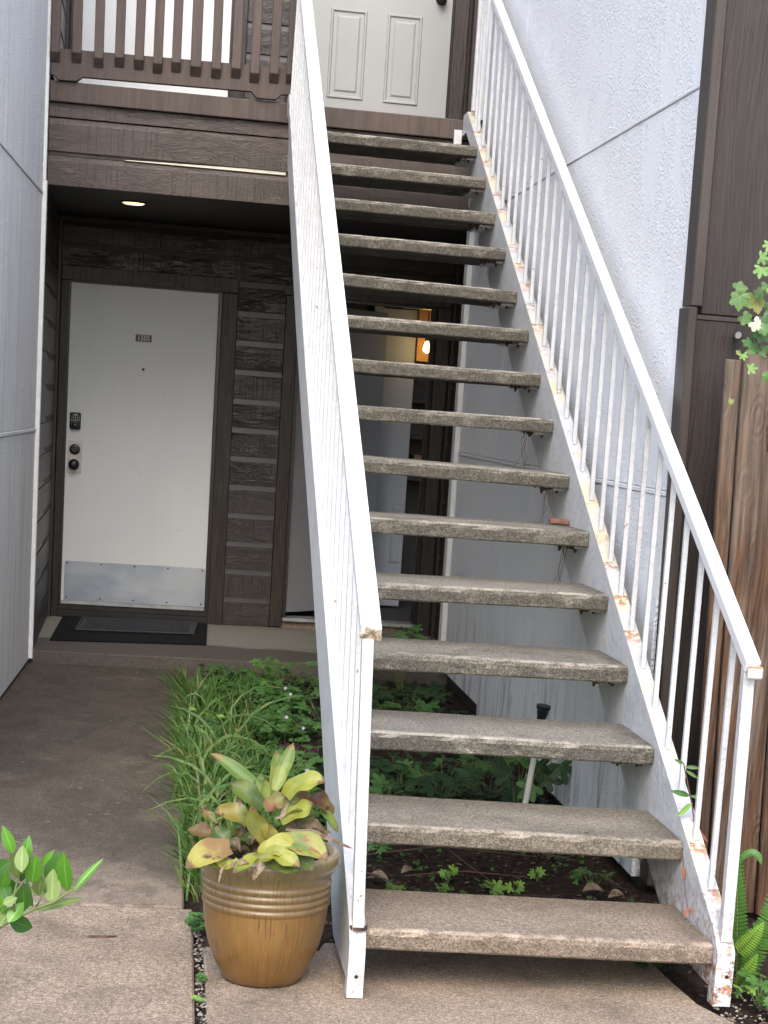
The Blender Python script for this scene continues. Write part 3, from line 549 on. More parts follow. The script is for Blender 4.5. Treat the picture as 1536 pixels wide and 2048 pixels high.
# fence
fn = thing('wooden_fence', 'weathered brown vertical board fence at the right edge', 'fence', (2.7, -6.5, -.14))
x = 2.258; rnd = random.Random(5)
wds = [.050, .078, .085, .09, .088, .09, .09, .09, .09, .09, .09, .09, .09]
for i, wd in enumerate(wds):
    yo = -.018 if i % 2 else 0; top = [1.562, 1.582, 1.590][i] if i < 3 else 1.58 + rnd.uniform(-.01, .01)
    lean_box(x, x + wd - .002, -6.52 + yo, -6.50 + yo, -.13, top, 'fence_board', 'fence', fn, .003, k=.030, zr=1.56)
    x += wd
for zz in (.25, 1.2): MB().box(2.33, x + .06, -6.498, -6.46, zz, zz + .08).build('fence_rail', MAT['fence'], fn, bevel=.003)

# ================================================================== BALCONY
bal = thing('balcony', 'brown painted timber balcony with barred railing and layered fascia boards above door 1505', 'balcony', (.6, -1.6, 2.38))
def fboard(z0, z1, y, bevelled=True, x0=-.052, x1=2.20, nm='fascia_board', mat='fascia', th=.03):
    prof = [(0, z0), (th, z0), (th, z1 - (.028 if bevelled else .002)), (th*.45 if bevelled else th, z1), (0, z1)]
    poly = [Vector((x0, y + th - o_, z_)) for o_, z_ in prof]
    return MB().prism(poly, (x0, 0, 0), (x1, 0, 0)).build(nm, MAT[mat], bal, bevel=.002)
Yf = -1.66
fboard(2.386, 2.540, Yf); fboard(2.558, 2.727, Yf - .002); fboard(2.731, 2.800, Yf + .004, False)
MB().box(-.052, 2.20, Yf + .012, Yf + .035, 2.54, 2.560).build('gap_backing', MAT['fascia'], bal)
bs = MB(); bs.hexa([(.34, Yf + .004, 2.541), (1.19, Yf + .004, 2.541), (1.19, Yf + .012, 2.541), (.34, Yf + .012, 2.541), (.36, Yf + .004, 2.545), (1.19, Yf + .004, 2.5605), (1.19, Yf + .012, 2.5605), (.36, Yf + .012, 2.545)])
bsx = bs.build('exposed_primer_strip', MAT['cream'], bal); bsx['label'] = 'cream unpainted strip in the gap between two fascia boards'
MB().box(-.052, 2.20, Yf - .022, Yf + .03, 2.803, 2.906).build('edge_board', MAT['brail'], bal, bevel=.005, seg=2)
MB().box(-.09, 2.41, Yf + .034, .010, 2.386, 2.42).build('soffit', MAT['soffit'], bal)
MB().box(-.09, 2.41, Yf + .034, .010, 2.84, 2.885).build('deck', MAT['brail'], bal)
# notched bottom rail
pr_ = [(-.052, 2.900), (.035, 2.900), (.00, 2.936)]
z_ = lambda x: 0.012 * (x)            # the rail rises a touch to the right
poly = [(-.052, 2.930), (-.035, 2.930), (-.010, 2.907), (.085, 2.907), (.115, 2.930), (.985, 2.930), (1.015, 2.900), (1.115, 2.900), (1.145, 2.928), (1.20, 2.928), (1.20, 3.062), (-.052, 3.062)]
MB().prism([(x, Yf - .045, z + z_(x)) for x, z in poly], (0, Yf - .045, 0), (0, Yf - .005, 0)).build('bottom_rail', MAT['brail'], bal, bevel=.002)
MB().box(-.052, 1.20, Yf - .06, Yf + .02, 3.88, 3.96).build('top_rail', MAT['brail'], bal, bevel=.004)
for i, xc in enumerate([-.027, .082, .194, .299, .399, .495, .590, .691, .797, .899, .996, 1.098, 1.186]):
    wd = .024 if i != 7 else .028; zb = 3.035 + .008 * math.sin(i * 2.3)
    ya, yb = Yf - .087, Yf - .047
    xt = xc - .004 * math.sin(i)
    p = [(xc - wd, ya, zb), (xc + wd, ya, zb), (xc + wd, yb, zb - .045), (xc - wd, yb, zb - .045), (xt - wd, ya, 3.88), (xt + wd, ya, 3.88), (xt + wd, yb, 3.88), (xt - wd, yb, 3.88)]
    MB().hexa(p).build('baluster', MAT['brail'], bal, bevel=.0025)
# recessed ceiling light
cl = thing('ceiling_light', 'round recessed downlight glowing warm in the dark porch ceiling', 'light', (.386, -1.14, 2.384))
MB().lathe([(.082, .0), (.082, -.006), (.066, -.009), (.066, .0)], (.386, -1.14, 2.386), 'z', 32).build('trim_ring', MAT['soffit'], cl)
MB().lathe([(.062, -.004), (.05, -.011), (.0, -.013)], (.386, -1.14, 2.384), 'z', 28).build('lens', MAT['lamp'], cl, smooth=True)

# ================================================================== STAIRCASE
st = thing('outdoor_staircase', 'open-riser stairs with weathered concrete treads between white steel stringers and railings', 'staircase', (1.65, -7.3, GZ))
ZN = lambda y: .0206 + .519 * (y + 7.3677)
def stringer(x0, x1, yf, drift=0.0):
    zt = lambda y: min(ZN(y) + .035, 2.925)
    xo = lambda y: x0 + drift * max(0, (y + 5.0) / 3.3) ** 1.6          # the outer face steps in slightly towards the top
    yk = (2.925 - .035 - .0206) / .519 - 7.3677
    ysq = [yf, -7.374, -7.372, -7.0, -6.2, -5.4, -4.6, -3.8, -3.2, -2.6, -2.101, -2.099, yk, -1.705]
    vs = []
    for y in ysq:
        if y <= -7.374: zb = GZ + .003
        elif y <= -7.0: zb = -.10
        elif y < -2.1: zb = max(ZN(y) - (.335 if x0 > 2 else .20 + .09 * min(1, max(0, (-5.8 - y) / 1.1))), -.10)
        else: zb = min(ZN(y), 2.89) - .07
        t = ZN(yf) + .012 if y == yf else zt(y)
        vs += [(xo(y), y, zb), (x1, y, zb), (x1, y, t), (xo(y), y, t)]
    m = len(ysq); fs = [(4*j+k, 4*j+(k+1) % 4, 4*j+4+(k+1) % 4, 4*j+4+k) for j in range(m-1) for k in range(4)] + [(0, 1, 2, 3), (4*m-1, 4*m-2, 4*m-3, 4*m-4)]
    return MB().add(vs, fs).build('stringer', MAT['steel'], st, bevel=0)
s1 = stringer(1.148, 1.190, -7.425, .030); s1['label'] = 'clean white left stringer beside the glazed pot'
s2 = stringer(2.119, 2.167, -7.425); s2['label'] = 'rust-stained white right stringer against the wall'
dy = [-.024, -.026, 0, .03, .01, .008, .044, .049, .023, -.012, -.032, -.025, -.026, -.029, -.04]
dzr = [-.007, -.004, .004, .001, .004, -.002, -.007, .002, -.009, -.012, -.025, -.006, -.005, .007, .01]
dzl = [.008, .012, .015, .007, 0, .004, .008, .002, -.005, -.01, -.006, 0, .004, .012, .019]
rnd = random.Random(9)
def tread(i):
    y0 = -7.3677 + .3669 * i; z0 = .0206 + .1904 * i; th = .0535; D = .42 if i < 14 else .40
    nx, xl, xr = 22, 1.192, 2.117; vs = []; prof = [(.004, -th), (0, -th + .005), (0, -.016), (.004, -.005), (.014, 0), (.10, .001), (D - .01, 0), (D, -.008), (D, -th), (.20, -th)]
    for j in range(nx + 1):
        t = j / nx; x = xl + (xr - xl) * t; yy = y0 + dy[i] * (.4 + .6 * t); zz = z0 + dzl[i] * (1 - t) + dzr[i] * t
        for a, b in prof:
            jit = .0010
            vs.append((x - xl, yy - y0 - dy[i] + a + rnd.uniform(-jit, jit) * (1 if a < .03 else .3), zz - z0 + b + rnd.uniform(-jit, jit) * .7))
    m = len(prof); fs = [(j*m+k, j*m+(k+1) % m, (j+1)*m+(k+1) % m, (j+1)*m+k) for j in range(nx) for k in range(m)] + [tuple(range(m)), tuple(nx*m+k for k in range(m-1, -1, -1))]
    mb = MB().add(vs, fs); me = mb.mesh('tread', MAT['tread'] if i > 0 else MAT['tread_low'])
    o = link('tread', me, st, Matrix.Translation((xl, y0 + dy[i], z0)))
    return o, y0 + dy[i], z0 + dzr[i] - th
MAT['tread_low'] = m_concrete('lit_tan_aggregate_concrete', (.170, .135, .103), (.335, .272, .210), (.12, .095, .072), faces=.7, grain=200, tread=True, stain=(.5, .75))  # bottom tread: sunlit beige painted into the concrete colour
MAT['tread_mid'] = m_concrete('part_lit_tan_aggregate_concrete', (.155, .134, .104), (.315, .276, .220), (.09, .078, .062), faces=.8, grain=200, tread=True)  # second tread: weaker painted sunlight, between lit tan and grey
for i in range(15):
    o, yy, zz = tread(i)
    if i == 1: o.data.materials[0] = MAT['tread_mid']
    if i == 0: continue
    # steel clip under the right end with two hanging rusty bolts
    MB().hexa([(2.055, yy + .06, zz - .010), (2.119, yy + .06, zz - .010), (2.119, yy + .36, zz - .010), (2.055, yy + .36, zz - .010), (2.055, yy + .06, zz + .001), (2.119, yy + .06, zz + .001), (2.119, yy + .36, zz + .001), (2.055, yy + .36, zz + .001)]).build('tread_bracket', MAT['steel'], st, bevel=.001)
    for xb, yb in ((2.040 + rnd.uniform(-.01, .01), yy + .09), (2.088, yy + .075)):
        MB().tube([(xb, yb, zz + .004), (xb + .002, yb, zz - .010), (xb, yb + .002, zz - .018 - rnd.uniform(0, .010))], [.009, .008, .003], 7).build('bolt', MAT['rust'], st)
mb = MB()
for i in range(1, 15):   # flaky corrosion under the right end of each step
    yy = -7.3677 + .3669*i + dy[i]; zz = .0206 + .1904*i + dzr[i] - .0535
    for _ in range(9):
        x = rnd.uniform(2.005, 2.085); y = yy + rnd.uniform(.03, .12); r = rnd.uniform(.003, .009)
        mb.hexa([(x + sx*r*rnd.uniform(.5, 1.3), y + sy*r*rnd.uniform(.5, 1.3), zz + sz) for sz in (-r*1.4, .001) for sx, sy in ((-1, -1), (1, -1), (1, 1), (-1, 1))])
mb.build('rust_flakes', MAT['rust'], st)['kind'] = 'stuff'
# pickets, end posts, rails
def sq(xb, xt, y, zb, zt, hw, nm, par=st, mat='steel'):
    p = [(x, yy, z) for z, xx in ((zb, xb), (zt, xt)) for x, yy in ((xx-hw, y-hw), (xx+hw, y-hw), (xx+hw, y+hw), (xx-hw, y+hw))]
    return MB().hexa(p).build(nm, MAT[mat], par, bevel=.0012)
def railx(y): # left rail centre line drifts slightly outwards towards its lower end
    return 1.157 + (1.190 - 1.157) * (y + 7.344) / 5.5
DZ = .785; DZL = .808
n = 0
y = -7.231
while y < -1.98:
    sq(2.144, 2.140, y, ZN(y) + .034, ZN(y) + DZ - .03, .0075, 'baluster')
    sq(1.176, railx(y), y + .01, ZN(y) + .034, ZN(y) + DZL - .03, .0075, 'baluster')
    y += .1835
sq(2.146, 2.135, -7.392, .028, ZN(-7.392) + DZ - .036, .0150, 'end_post'); sq(2.143, 2.143, -1.90, 2.92, 3.88, .0150, 'end_post'); sq(2.143, 2.143, -1.99, ZN(-1.99) + .03, 3.62, .0075, 'baluster')
sq(1.170, 1.148, -7.392, .03, ZN(-7.392) + DZL - .036, .0145, 'end_post'); sq(1.202, 1.206, -1.88, 2.92, 3.88, .0150, 'end_post')
def rail(xa, xb, wdt, th, ya, yb, mat, nm='handrail', DZ=DZ):
    sl = Vector((xb - xa, yb - ya, .519 * (yb - ya))).normalized(); nrm = Vector((0, -.519, 1)).normalized()
    A = Vector((xa, ya, ZN(ya) + DZ)); B = Vector((xb, yb, ZN(yb) + DZ)); e = Vector((wdt/2, 0, 0)); t = nrm * th
    p = [A - e - t, A + e - t, B + e - t, B - e - t, A - e, A + e, B + e, B - e]
    return MB().hexa([tuple(v) for v in p]).build(nm, MAT[mat], st, bevel=.004, seg=2)
rl = rail(1.155, 1.190, .053, .030, -7.405, -1.86, 'rail', DZ=DZL); rl['label'] = 'wide white wooden left handrail with a chipped rotten end'
rr = rail(2.138, 2.146, .040, .034, -7.425, -1.86, 'rail')
# flaky end grain of the left rail
mb = MB(); rnd = random.Random(3); nrm = Vector((0, -.519, 1)).normalized(); sl = Vector((0, 1, .519)).normalized(); A = Vector((1.155, -7.405, ZN(-7.405) + DZL))
for _ in range(26):
    c = A + Vector((rnd.uniform(-.024, .024), 0, 0)) - nrm * rnd.uniform(.004, .032) - sl * .001; r = rnd.uniform(.0025, .0055)
    mb.hexa([tuple(c + Vector((sx*r, 0, 0)) + nrm * (sz*r) + sl * (sy*r)) for sz in (-1, 1) for sx, sy in ((-1, -1), (1.2, -1), (1, 1), (-1.1, 1))])
mb.build('splintered_end', MAT['rail_end'], st)['kind'] = 'stuff'
MB().box(2.120, 2.160, -7.441, -7.424, ZN(-7.43) + DZ - .040, ZN(-7.43) + DZ - .008).build('rail_end_cap', MAT['steel'], st, bevel=.004)
MB().box(2.075, 2.118, -1.700, -1.686, 2.775, 2.850).build('mounting_plate', MAT['steel'], st, bevel=.002)
# weld beads at the feet of the two lowest posts, hole in the left foot
mb = MB()
for k in range(14):
    a = 2*math.pi*k/14; c = Vector((1.172 + .019*math.cos(a), -7.390 + .019*math.sin(a), .036)); r = .004
    mb.hexa([tuple(c + Vector((sx*r, sy*r, sz*r))) for sz in (-1, 1) for sx, sy in ((-1, -1), (1, -1), (1, 1), (-1, 1))])
mb.build('weld_bead', MAT['rust'], st)['kind'] = 'stuff'
MB().lathe([(.0048, 0), (.0048, .001), (.001, .0012)], (1.170, -7.4252, -.085), 'y', 12).build('bolt_hole', MAT['black'], st)
MB().lathe([(.0048, 0), (.0048, .001), (.001, .0012)], (2.150, -7.4252, -.060), 'y', 12).build('bolt_hole', MAT['black'], st)

# ================================================================== DOOR MATS
def matt(name, q, z0, z1, mat, label, bev=.003):
    mb = MB(); mb.hexa([(x, y, z0) for x, y in q] + [(x, y, z1) for x, y in q]); return tag(mb.build(name, MAT[mat], bevel=bev), label, 'doormat')
matt('door_mat', [(.012, -1.24), (.905, -1.10), (.93, -.07), (.02, -.07)], -.0775, -.068, 'black_rubber', 'large flat black mat lying under a smaller grey mat at door 1505')
m2 = thing('door_mat', 'small grey patterned rubber mat on top of the black mat at door 1505', 'doormat', (.5, -.5, -.068))
MB().hexa([(x, y, z) for z in (-.0675, -.061) for x, y in ((.135, -.80), (.835, -.72), (.865, -.13), (.15, -.20))]).build('mat_base', MAT['grey_rubber'], m2, bevel=.002)
mb = MB()
for i in range(34):
    for j in range(16):
        t, s_ = (i + .5 + .5*(j % 2)) / 35, (j + .5) / 16; x = .165 + .66*t + .01*s_; y = -.77 + .08*t + .57*s_
        r = .007; mb.add([(x-r, y, -.0605), (x, y-r*1.5, -.0605), (x+r, y, -.0605), (x, y+r*1.5, -.0605), (x, y, -.056)], [(0,1,4),(1,2,4),(2,3,4),(3,0,4)])
o = mb.build('mat_studs', MAT['grey_rubber'], m2); o['kind'] = 'stuff'
for a, b, c, d in ((.135, .165, -.80, -.20), ): pass
mb = MB()
for (xa, ya), (xb, yb) in (((.137, -.80), (.833, -.72)), ((.835, -.72), (.865, -.13)), ((.865, -.13), (.15, -.20)), ((.15, -.20), (.137, -.80))):
    mb.tube([(xa, ya, -.060), (xb, yb, -.060)], .007, 6)
mb.build('mat_border', MAT['grey_rubber'], m2)

# ================================================================== PLANTS
def m_leaf(name, a, b, rough=.4, edge=None, spots=None, trans=.16, sc=30, strapv=False, tip=None):
    g = G(name); r = g.rnd(); p = g.pos()
    at = g.n.new('ShaderNodeAttribute'); at.attribute_name = 'lt'; uv = g.sep(at.outputs['Color']); u = g.math('SUBTRACT', g.math('MULTIPLY', uv[0], 2.0), 1.0); tt = uv[1]
    n = g.noise(p, sc, 3, .6); n3 = g.noise(p, sc*2.5, 4, .7)
    f = g.math('ADD', g.math('MULTIPLY', g.rng(n, .3, .7), .5), g.math('MULTIPLY', r, .5))
    col = g.mix(f, a, b)
    cc = g.n.new('ShaderNodeCombineXYZ'); g.l.new(g.math('MULTIPLY', u, 9.0), cc.inputs[0]); g.l.new(tt, cc.inputs[1]); g.l.new(g.math('MULTIPLY', r, 20.0), cc.inputs[2])
    ln = g.noise(cc.outputs[0], 1.6, 2, .6)
    if strapv:
        col = g.mix(g.math('MULTIPLY', g.rng(ln, .45, .7), .35), col, tuple(x*.45 for x in a))
    else:
        mid = g.rng(g.math('ABSOLUTE', u), .02, .11, 1, 0); side = g.rng(g.math('SINE', g.math('MULTIPLY', g.math('SUBTRACT', tt, g.math('MULTIPLY', g.math('ABSOLUTE', u), .22)), 62)), .80, 1.0)
        col = g.mix(g.math('MAXIMUM', g.math('MULTIPLY', mid, .5), g.math('MULTIPLY', side, .22)), col, tuple(min(1, x*1.8 + .03) for x in b))
    if edge: col = g.mix(g.rng(g.noise(p, sc*.55, 3, .6), .50, .62), col, edge)
    if spots: col = g.mix(g.rng(g.noise(p, sc*.9, 4, .7, .5), .57, .63), col, spots)
    if tip:
        d = g.math('ADD', g.math('MAXIMUM', tt, g.math('MULTIPLY', g.math('ABSOLUTE', u), .83)), g.math('MULTIPLY', g.math('SUBTRACT', n3, .5), .35))
        col = g.mix(g.rng(d, .84, .92), col, g.mix(g.rng(n3, .4, .6), tuple(x*.4 for x in tip), tip))
    g.out(col, rough, g.bump(g.math('ADD', ln if strapv else n, g.math('MULTIPLY', n3, .3)), .35, .003), spec=.4)
    tr = g.n.new('ShaderNodeBsdfTranslucent'); g.put(tr.inputs[0], col)
    mx = g.n.new('ShaderNodeMixShader'); mx.inputs[0].default_value = trans
    g.l.new(g.b.outputs[0], mx.inputs[1]); g.l.new(tr.outputs[0], mx.inputs[2]); g.l.new(mx.outputs[0], g.o.inputs[0])
    return g.m
def set_lt(me, ut):
    at = me.color_attributes.new('lt', 'FLOAT_COLOR', 'POINT')
    for i, (u, t_) in enumerate(ut): at.data[i].color = (u*.5 + .5, t_, 0, 1)
    return me
LM = {
 'g':  m_leaf('green_bromeliad_leaf', (0.062, 0.124, 0.0217), (0.1054, 0.1798, 0.0372), .32, edge=(0.1612, 0.2108, 0.0434), sc=14, strapv=True, tip=(.20, .15, .05)),
 'g2': m_leaf('yellow_green_bromeliad_leaf', (0.0868, 0.1488, 0.0248), (0.1488, 0.2108, 0.0496), .32, edge=(0.1984, 0.2356, 0.0558), sc=14, strapv=True, tip=(.22, .17, .05)),
 'y': m_leaf('yellow_bromeliad_leaf', (.20, .23, .03), (.31, .31, .05), .3, edge=(.12, .19, .03), spots=(.15, .08, .03), sc=16, strapv=True, tip=(.17, .105, .045)),
 'yb': m_leaf('yellow_leaf_with_brown_blotches', (0.306, 0.2856, 0.0612), (0.3536, 0.3264, 0.0816), .4, edge=(0.2312, 0.1428, 0.0612), spots=(0.0952, 0.0476, 0.0272), sc=14, strapv=True, tip=(.17, .105, .045)),
 'yr': m_leaf('yellow_leaf_with_red_spot', (0.2108, 0.2294, 0.0496), (0.2976, 0.2914, 0.062), .4, edge=(0.1054, 0.1674, 0.0372), spots=(0.2108, 0.0744, 0.031), sc=13, strapv=True, tip=(.17, .105, .045)),
 'o': m_leaf('olive_bromeliad_leaf', (.085, .11, .018), (.17, .18, .03), .3, edge=(.20, .17, .035), spots=(.11, .05, .015), sc=18, strapv=True, tip=(.17, .105, .045)),
 'd':  m_leaf('dark_green_bromeliad_leaf', (0.0315, 0.07, 0.014), (0.063, 0.105, 0.021), .35, edge=(0.105, 0.14, 0.028), sc=20, strapv=True, tip=(.12, .10, .03)),
 'b': m_leaf('browning_leaf', (.13, .10, .025), (.11, .05, .02), .4, edge=(.07, .03, .012), spots=(.05, .02, .01), sc=22, strapv=True, tip=(.17, .105, .045)),
 'r':  m_leaf('reddish_bract', (.17, .035, .03), (.24, .08, .06), .45, edge=(.26, .20, .13), sc=30, strapv=True, tip=(.17, .105, .045)),
 'rg': m_leaf('red_and_green_leaf_cup', (0.13, 0.156, 0.0325), (0.182, 0.169, 0.0455), .4, edge=(0.2145, 0.078, 0.052), spots=(0.273, 0.234, 0.169), sc=24, strapv=True, tip=(.17, .105, .045)),
 't':  m_leaf('dry_tan_leaf', (0.2025, 0.15, 0.0975), (0.3, 0.24, 0.165), .8, edge=(0.1275, 0.0825, 0.0525), sc=60, trans=.1, strapv=True, tip=(.17, .105, .045)),
 'tb': m_leaf('dry_brown_leaf', (0.112, 0.07, 0.049), (0.168, 0.119, 0.077), .8, edge=(0.063, 0.042, 0.028), sc=50, trans=.1, strapv=True, tip=(.17, .105, .045)),
 'sh': m_leaf('bright_shrub_leaf', (.05, .17, .012), (.10, .26, .025), .28, sc=18),
 'sho': m_leaf('pale_leaf_underside', (.13, .21, .05), (.19, .27, .08), .5, sc=20),
 'shd': m_leaf('dark_shrub_leaf', (.03, .10, .015), (.05, .14, .02), .3, sc=18),
 'vg': m_leaf('vine_leaf_green', (0.051, 0.1275, 0.0255), (0.085, 0.187, 0.0425), .45, sc=40),
 'vl': m_leaf('vine_leaf_light', (.10, .22, .05), (.15, .29, .07), .45, sc=40),
 'vy': m_leaf('vine_leaf_yellowish', (.20, .24, .06), (.28, .28, .09), .5, edge=(.12, .20, .05), sc=40),
 'vp': m_leaf('vine_leaf_pale_underside', (.42, .50, .34), (.48, .55, .40), .6, sc=40),
 'vd': m_leaf('vine_leaf_dark', (.025, .07, .015), (.05, .12, .03), .45, sc=40),
 'ug': m_leaf('ground_vine_leaf', (.032, .095, .022), (.080, .18, .040), .5, sc=50),
 'ud': m_leaf('dark_ground_vine_leaf', (.014, .042, .015), (.032, .078, .024), .45, sc=50),
 'ul': m_leaf('light_seedling_leaf', (.13, .28, .045), (.20, .36, .06), .5, sc=50),
 'gr': m_leaf('grass_blade', (.026, .080, .016), (.080, .165, .032), .45, edge=(.11, .16, .035), sc=26, strapv=True),
 'st': m_leaf('dry_straw', (0.21, 0.175, 0.091), (0.28, 0.231, 0.126), .8, sc=60, trans=.1),
 'fe': m_leaf('fern_green', (.045, .13, .02), (.08, .19, .03), .45, sc=60),
 'fl': m_leaf('fern_light', (.16, .32, .03), (.22, .38, .05), .45, sc=60),
 'pu': m_leaf('purple_leaf', (.035, .010, .022), (.07, .018, .04), .4, sc=60, trans=.15),
 'fw': m_leaf('pale_lilac_petal', (.50, .42, .60), (.62, .52, .66), .6, sc=60),
 're': m_leaf('red_dead_leaf', (0.24, 0.048, 0.024), (0.288, 0.112, 0.056), .6, sc=60),
 'li': m_leaf('brown_leaf_litter', (.035, .022, .016), (.11, .065, .042), .85, edge=(.16, .11, .08), sc=45, trans=.05),
}
MAT['stem'] = m_plain('green_brown_stem', (.12, .15, .05), .6, sc=40)
MAT['twig'] = m_plain('dead_twig_bark', (.085, .048, .034), .8, var=.4, sc=60)
def shade(o):
    for p in o.data.polygons: p.use_smooth = True
    return o

def strap(pts, w0, mat, parent, name='leaf', curl=.25, wav=.0, n=12, seed=0, tipr=.35, face=None, tpow=.5):
    P = [Vector(p) for p in pts]; rnd = random.Random(seed)
    def cv(t):
        if len(P) == 2: return P[0].lerp(P[1], t)
        a = P[0].lerp(P[1] * 2 - (P[0] + P[2]) * .5, 0); q = 2*P[1] - .5*(P[0]+P[2])
        return P[0]*(1-t)**2 + q*2*t*(1-t) + P[2]*t*t
    face = Vector(face or (-.05, -.75, .65)).normalized(); vs = []; ph = rnd.uniform(0, 6)
    for i in range(n + 1):
        t = i / n; c = cv(t); tg = (cv(min(1, t + .02)) - cv(max(0, t - .02))).normalized()
        sd_ = tg.cross(face)
        if sd_.length < .05: sd_ = Vector((1, 0, 0))
        sd_.normalize(); nm = sd_.cross(tg).normalized()
        w_ = w0 / 2 * (.55 + .45 * min(1, t / .45)) * (1 if t < 1 - tipr else max(0.003, 1 - ((t - 1 + tipr) / tipr) ** 2) ** tpow)
        for k, u in enumerate((-1, -.5, 0, .5, 1)):
            vs.append(c + sd_ * (u * w_ * (1 + wav * .3 * math.sin(9*t + ph + u))) + nm * (abs(u) ** 1.6 * w_ * curl + wav * w_ * .35 * math.sin(11 * t + ph + 2 * u) * abs(u)))
    fs = [(5*i+k, 5*i+k+1, 5*i+5+k+1, 5*i+5+k) for i in range(n) for k in range(4)]
    return link(name, set_lt(MB().add(vs, fs).mesh(name, mat, smooth=True, recalc=False), [(u, i/n) for i in range(n+1) for u in (-1, -.5, 0, .5, 1)]), parent)

# ---- glazed pot
g = G('mustard_glazed_ceramic'); p = g.pos(); xyz = g.sep()
ang = g.math('ARCTAN2', g.math('SUBTRACT', xyz[0], .94), g.math('SUBTRACT', xyz[1], -7.26))
cc = g.n.new('ShaderNodeCombineXYZ'); g.l.new(g.math('MULTIPLY', ang, 9.0), cc.inputs[0]); g.l.new(g.math('MULTIPLY', xyz[2], 2.4), cc.inputs[2])
stv = g.noise(cc.outputs[0], 2.4, 5, .75, .3); fine_ = g.noise(cc.outputs[0], 9.0, 3, .7)
col = g.mix(g.rng(stv, .25, .75), (.100, .050, .012), (.185, .100, .028)); col = g.mix(g.math('MULTIPLY', g.rng(g.noise(p, 7, 3, .5), .4, .7), .4), col, (.25, .145, .045))
upz = g.rng(g.math('ADD', xyz[2], g.math('MULTIPLY', g.math('SUBTRACT', stv, .5), .06)), .04, .09)
col = g.mix(g.math('MULTIPLY', upz, .7), col, g.mix(g.rng(fine_, .4, .62), (.085, .052, .017), (.20, .14, .055)))
gro = g.math('ABSOLUTE', g.math('SINE', g.math('MULTIPLY', g.math('SUBTRACT', xyz[2], .0583), 165.3)))
band = g.math('MULTIPLY', g.rng(xyz[2], .052, .056), g.rng(xyz[2], .136, .142, 1, 0))
col = g.mix(g.math('MULTIPLY', g.math('MULTIPLY', g.rng(gro, .0, .35, 1, 0), band), g.math('MULTIPLY', g.rng(fine_, .35, .6), .8)), col, (.055, .04, .02))
rimz = g.rng(xyz[2], .138, .150); col = g.mix(g.math('MULTIPLY', rimz, .85), col, g.mix(g.rng(fine_, .4, .7), (.11, .09, .034), (.21, .17, .075)))
lipz = g.rng(xyz[2], .196, .203); col = g.mix(g.math('MULTIPLY', lipz, .8), col, (.27, .215, .11))
drip = g.math('MULTIPLY', g.rng(g.noise(cc.outputs[0], 3.6, 3, .6), .57, .64), g.rng(g.noise(p, 10, 3), .4, .55)); col = g.mix(g.math('MULTIPLY', drip, .8), col, (.06, .028, .014))
low = g.rng(xyz[2], -.14, .01, 1, 0); col = g.mix(g.math('MULTIPLY', low, g.rng(fine_, .45, .6)), col, (.14, .06, .016))
MAT['pot'] = g.out(col, .34, g.bump(g.math('ADD', stv, fine_), .08, .004), spec=.6, Coat_Weight=.15, Coat_Roughness=.15)
pot = thing('glazed_plant_pot', 'mustard brown glazed ceramic pot with ringed neck standing left of the stair foot', 'plant pot', (.94, -7.26, GZ))
prof = [(.0, -.143), (.095, -.143), (.103, -.138), (.112, -.122), (.124, -.100), (.137, -.070), (.147, -.040), (.154, -.010), (.159, .018), (.1615, .045), (.162, .056)]
for k in range(4):
    zc = .060 + k * .0190
    prof += [(.1625 + k*.0008, zc), (.1655 + k*.0008, zc + .0040), (.1668 + k*.0008, zc + .0085), (.1655 + k*.0008, zc + .013), (.1628 + k*.0008, zc + .0165)]
prof += [(.166, .139), (.168, .148), (.174, .158), (.1845, .172), (.188, .184), (.187, .196), (.181, .205), (.170, .207), (.160, .203), (.154, .190), (.150, .165), (.148, .120)]
mb = MB(); n_ = 64; vs = []
for r, h in prof:
    for k in range(n_):
        a = 2*math.pi*k/n_; vs.append((.94 + r*math.cos(a), -7.26 + r*math.sin(a), h))
mb.add(vs, [(i*n_+k, i*n_+(k+1) % n_, (i+1)*n_+(k+1) % n_, (i+1)*n_+k) for i in range(len(prof)-1) for k in range(n_)])
mb.build('pot_body', MAT['pot'], pot, smooth=True)
rnd = random.Random(4); vs = [(.94, -7.26, .172)]; fs = []
for r in (.05, .1, .149):
    for k in range(24): a = 2*math.pi*k/24; vs.append((.94 + r*math.cos(a), -7.26 + r*math.sin(a), .165 + rnd.uniform(-.006, .008)))
fs = [(0, 1+k, 1+(k+1) % 24) for k in range(24)] + [(1+24*j+k, 1+24*(j+1)+k, 1+24*(j+1)+(k+1) % 24, 1+24*j+(k+1) % 24) for j in range(2) for k in range(24)]
MB().add(vs, fs).build('potting_soil', MAT['soil'], pot, smooth=True)

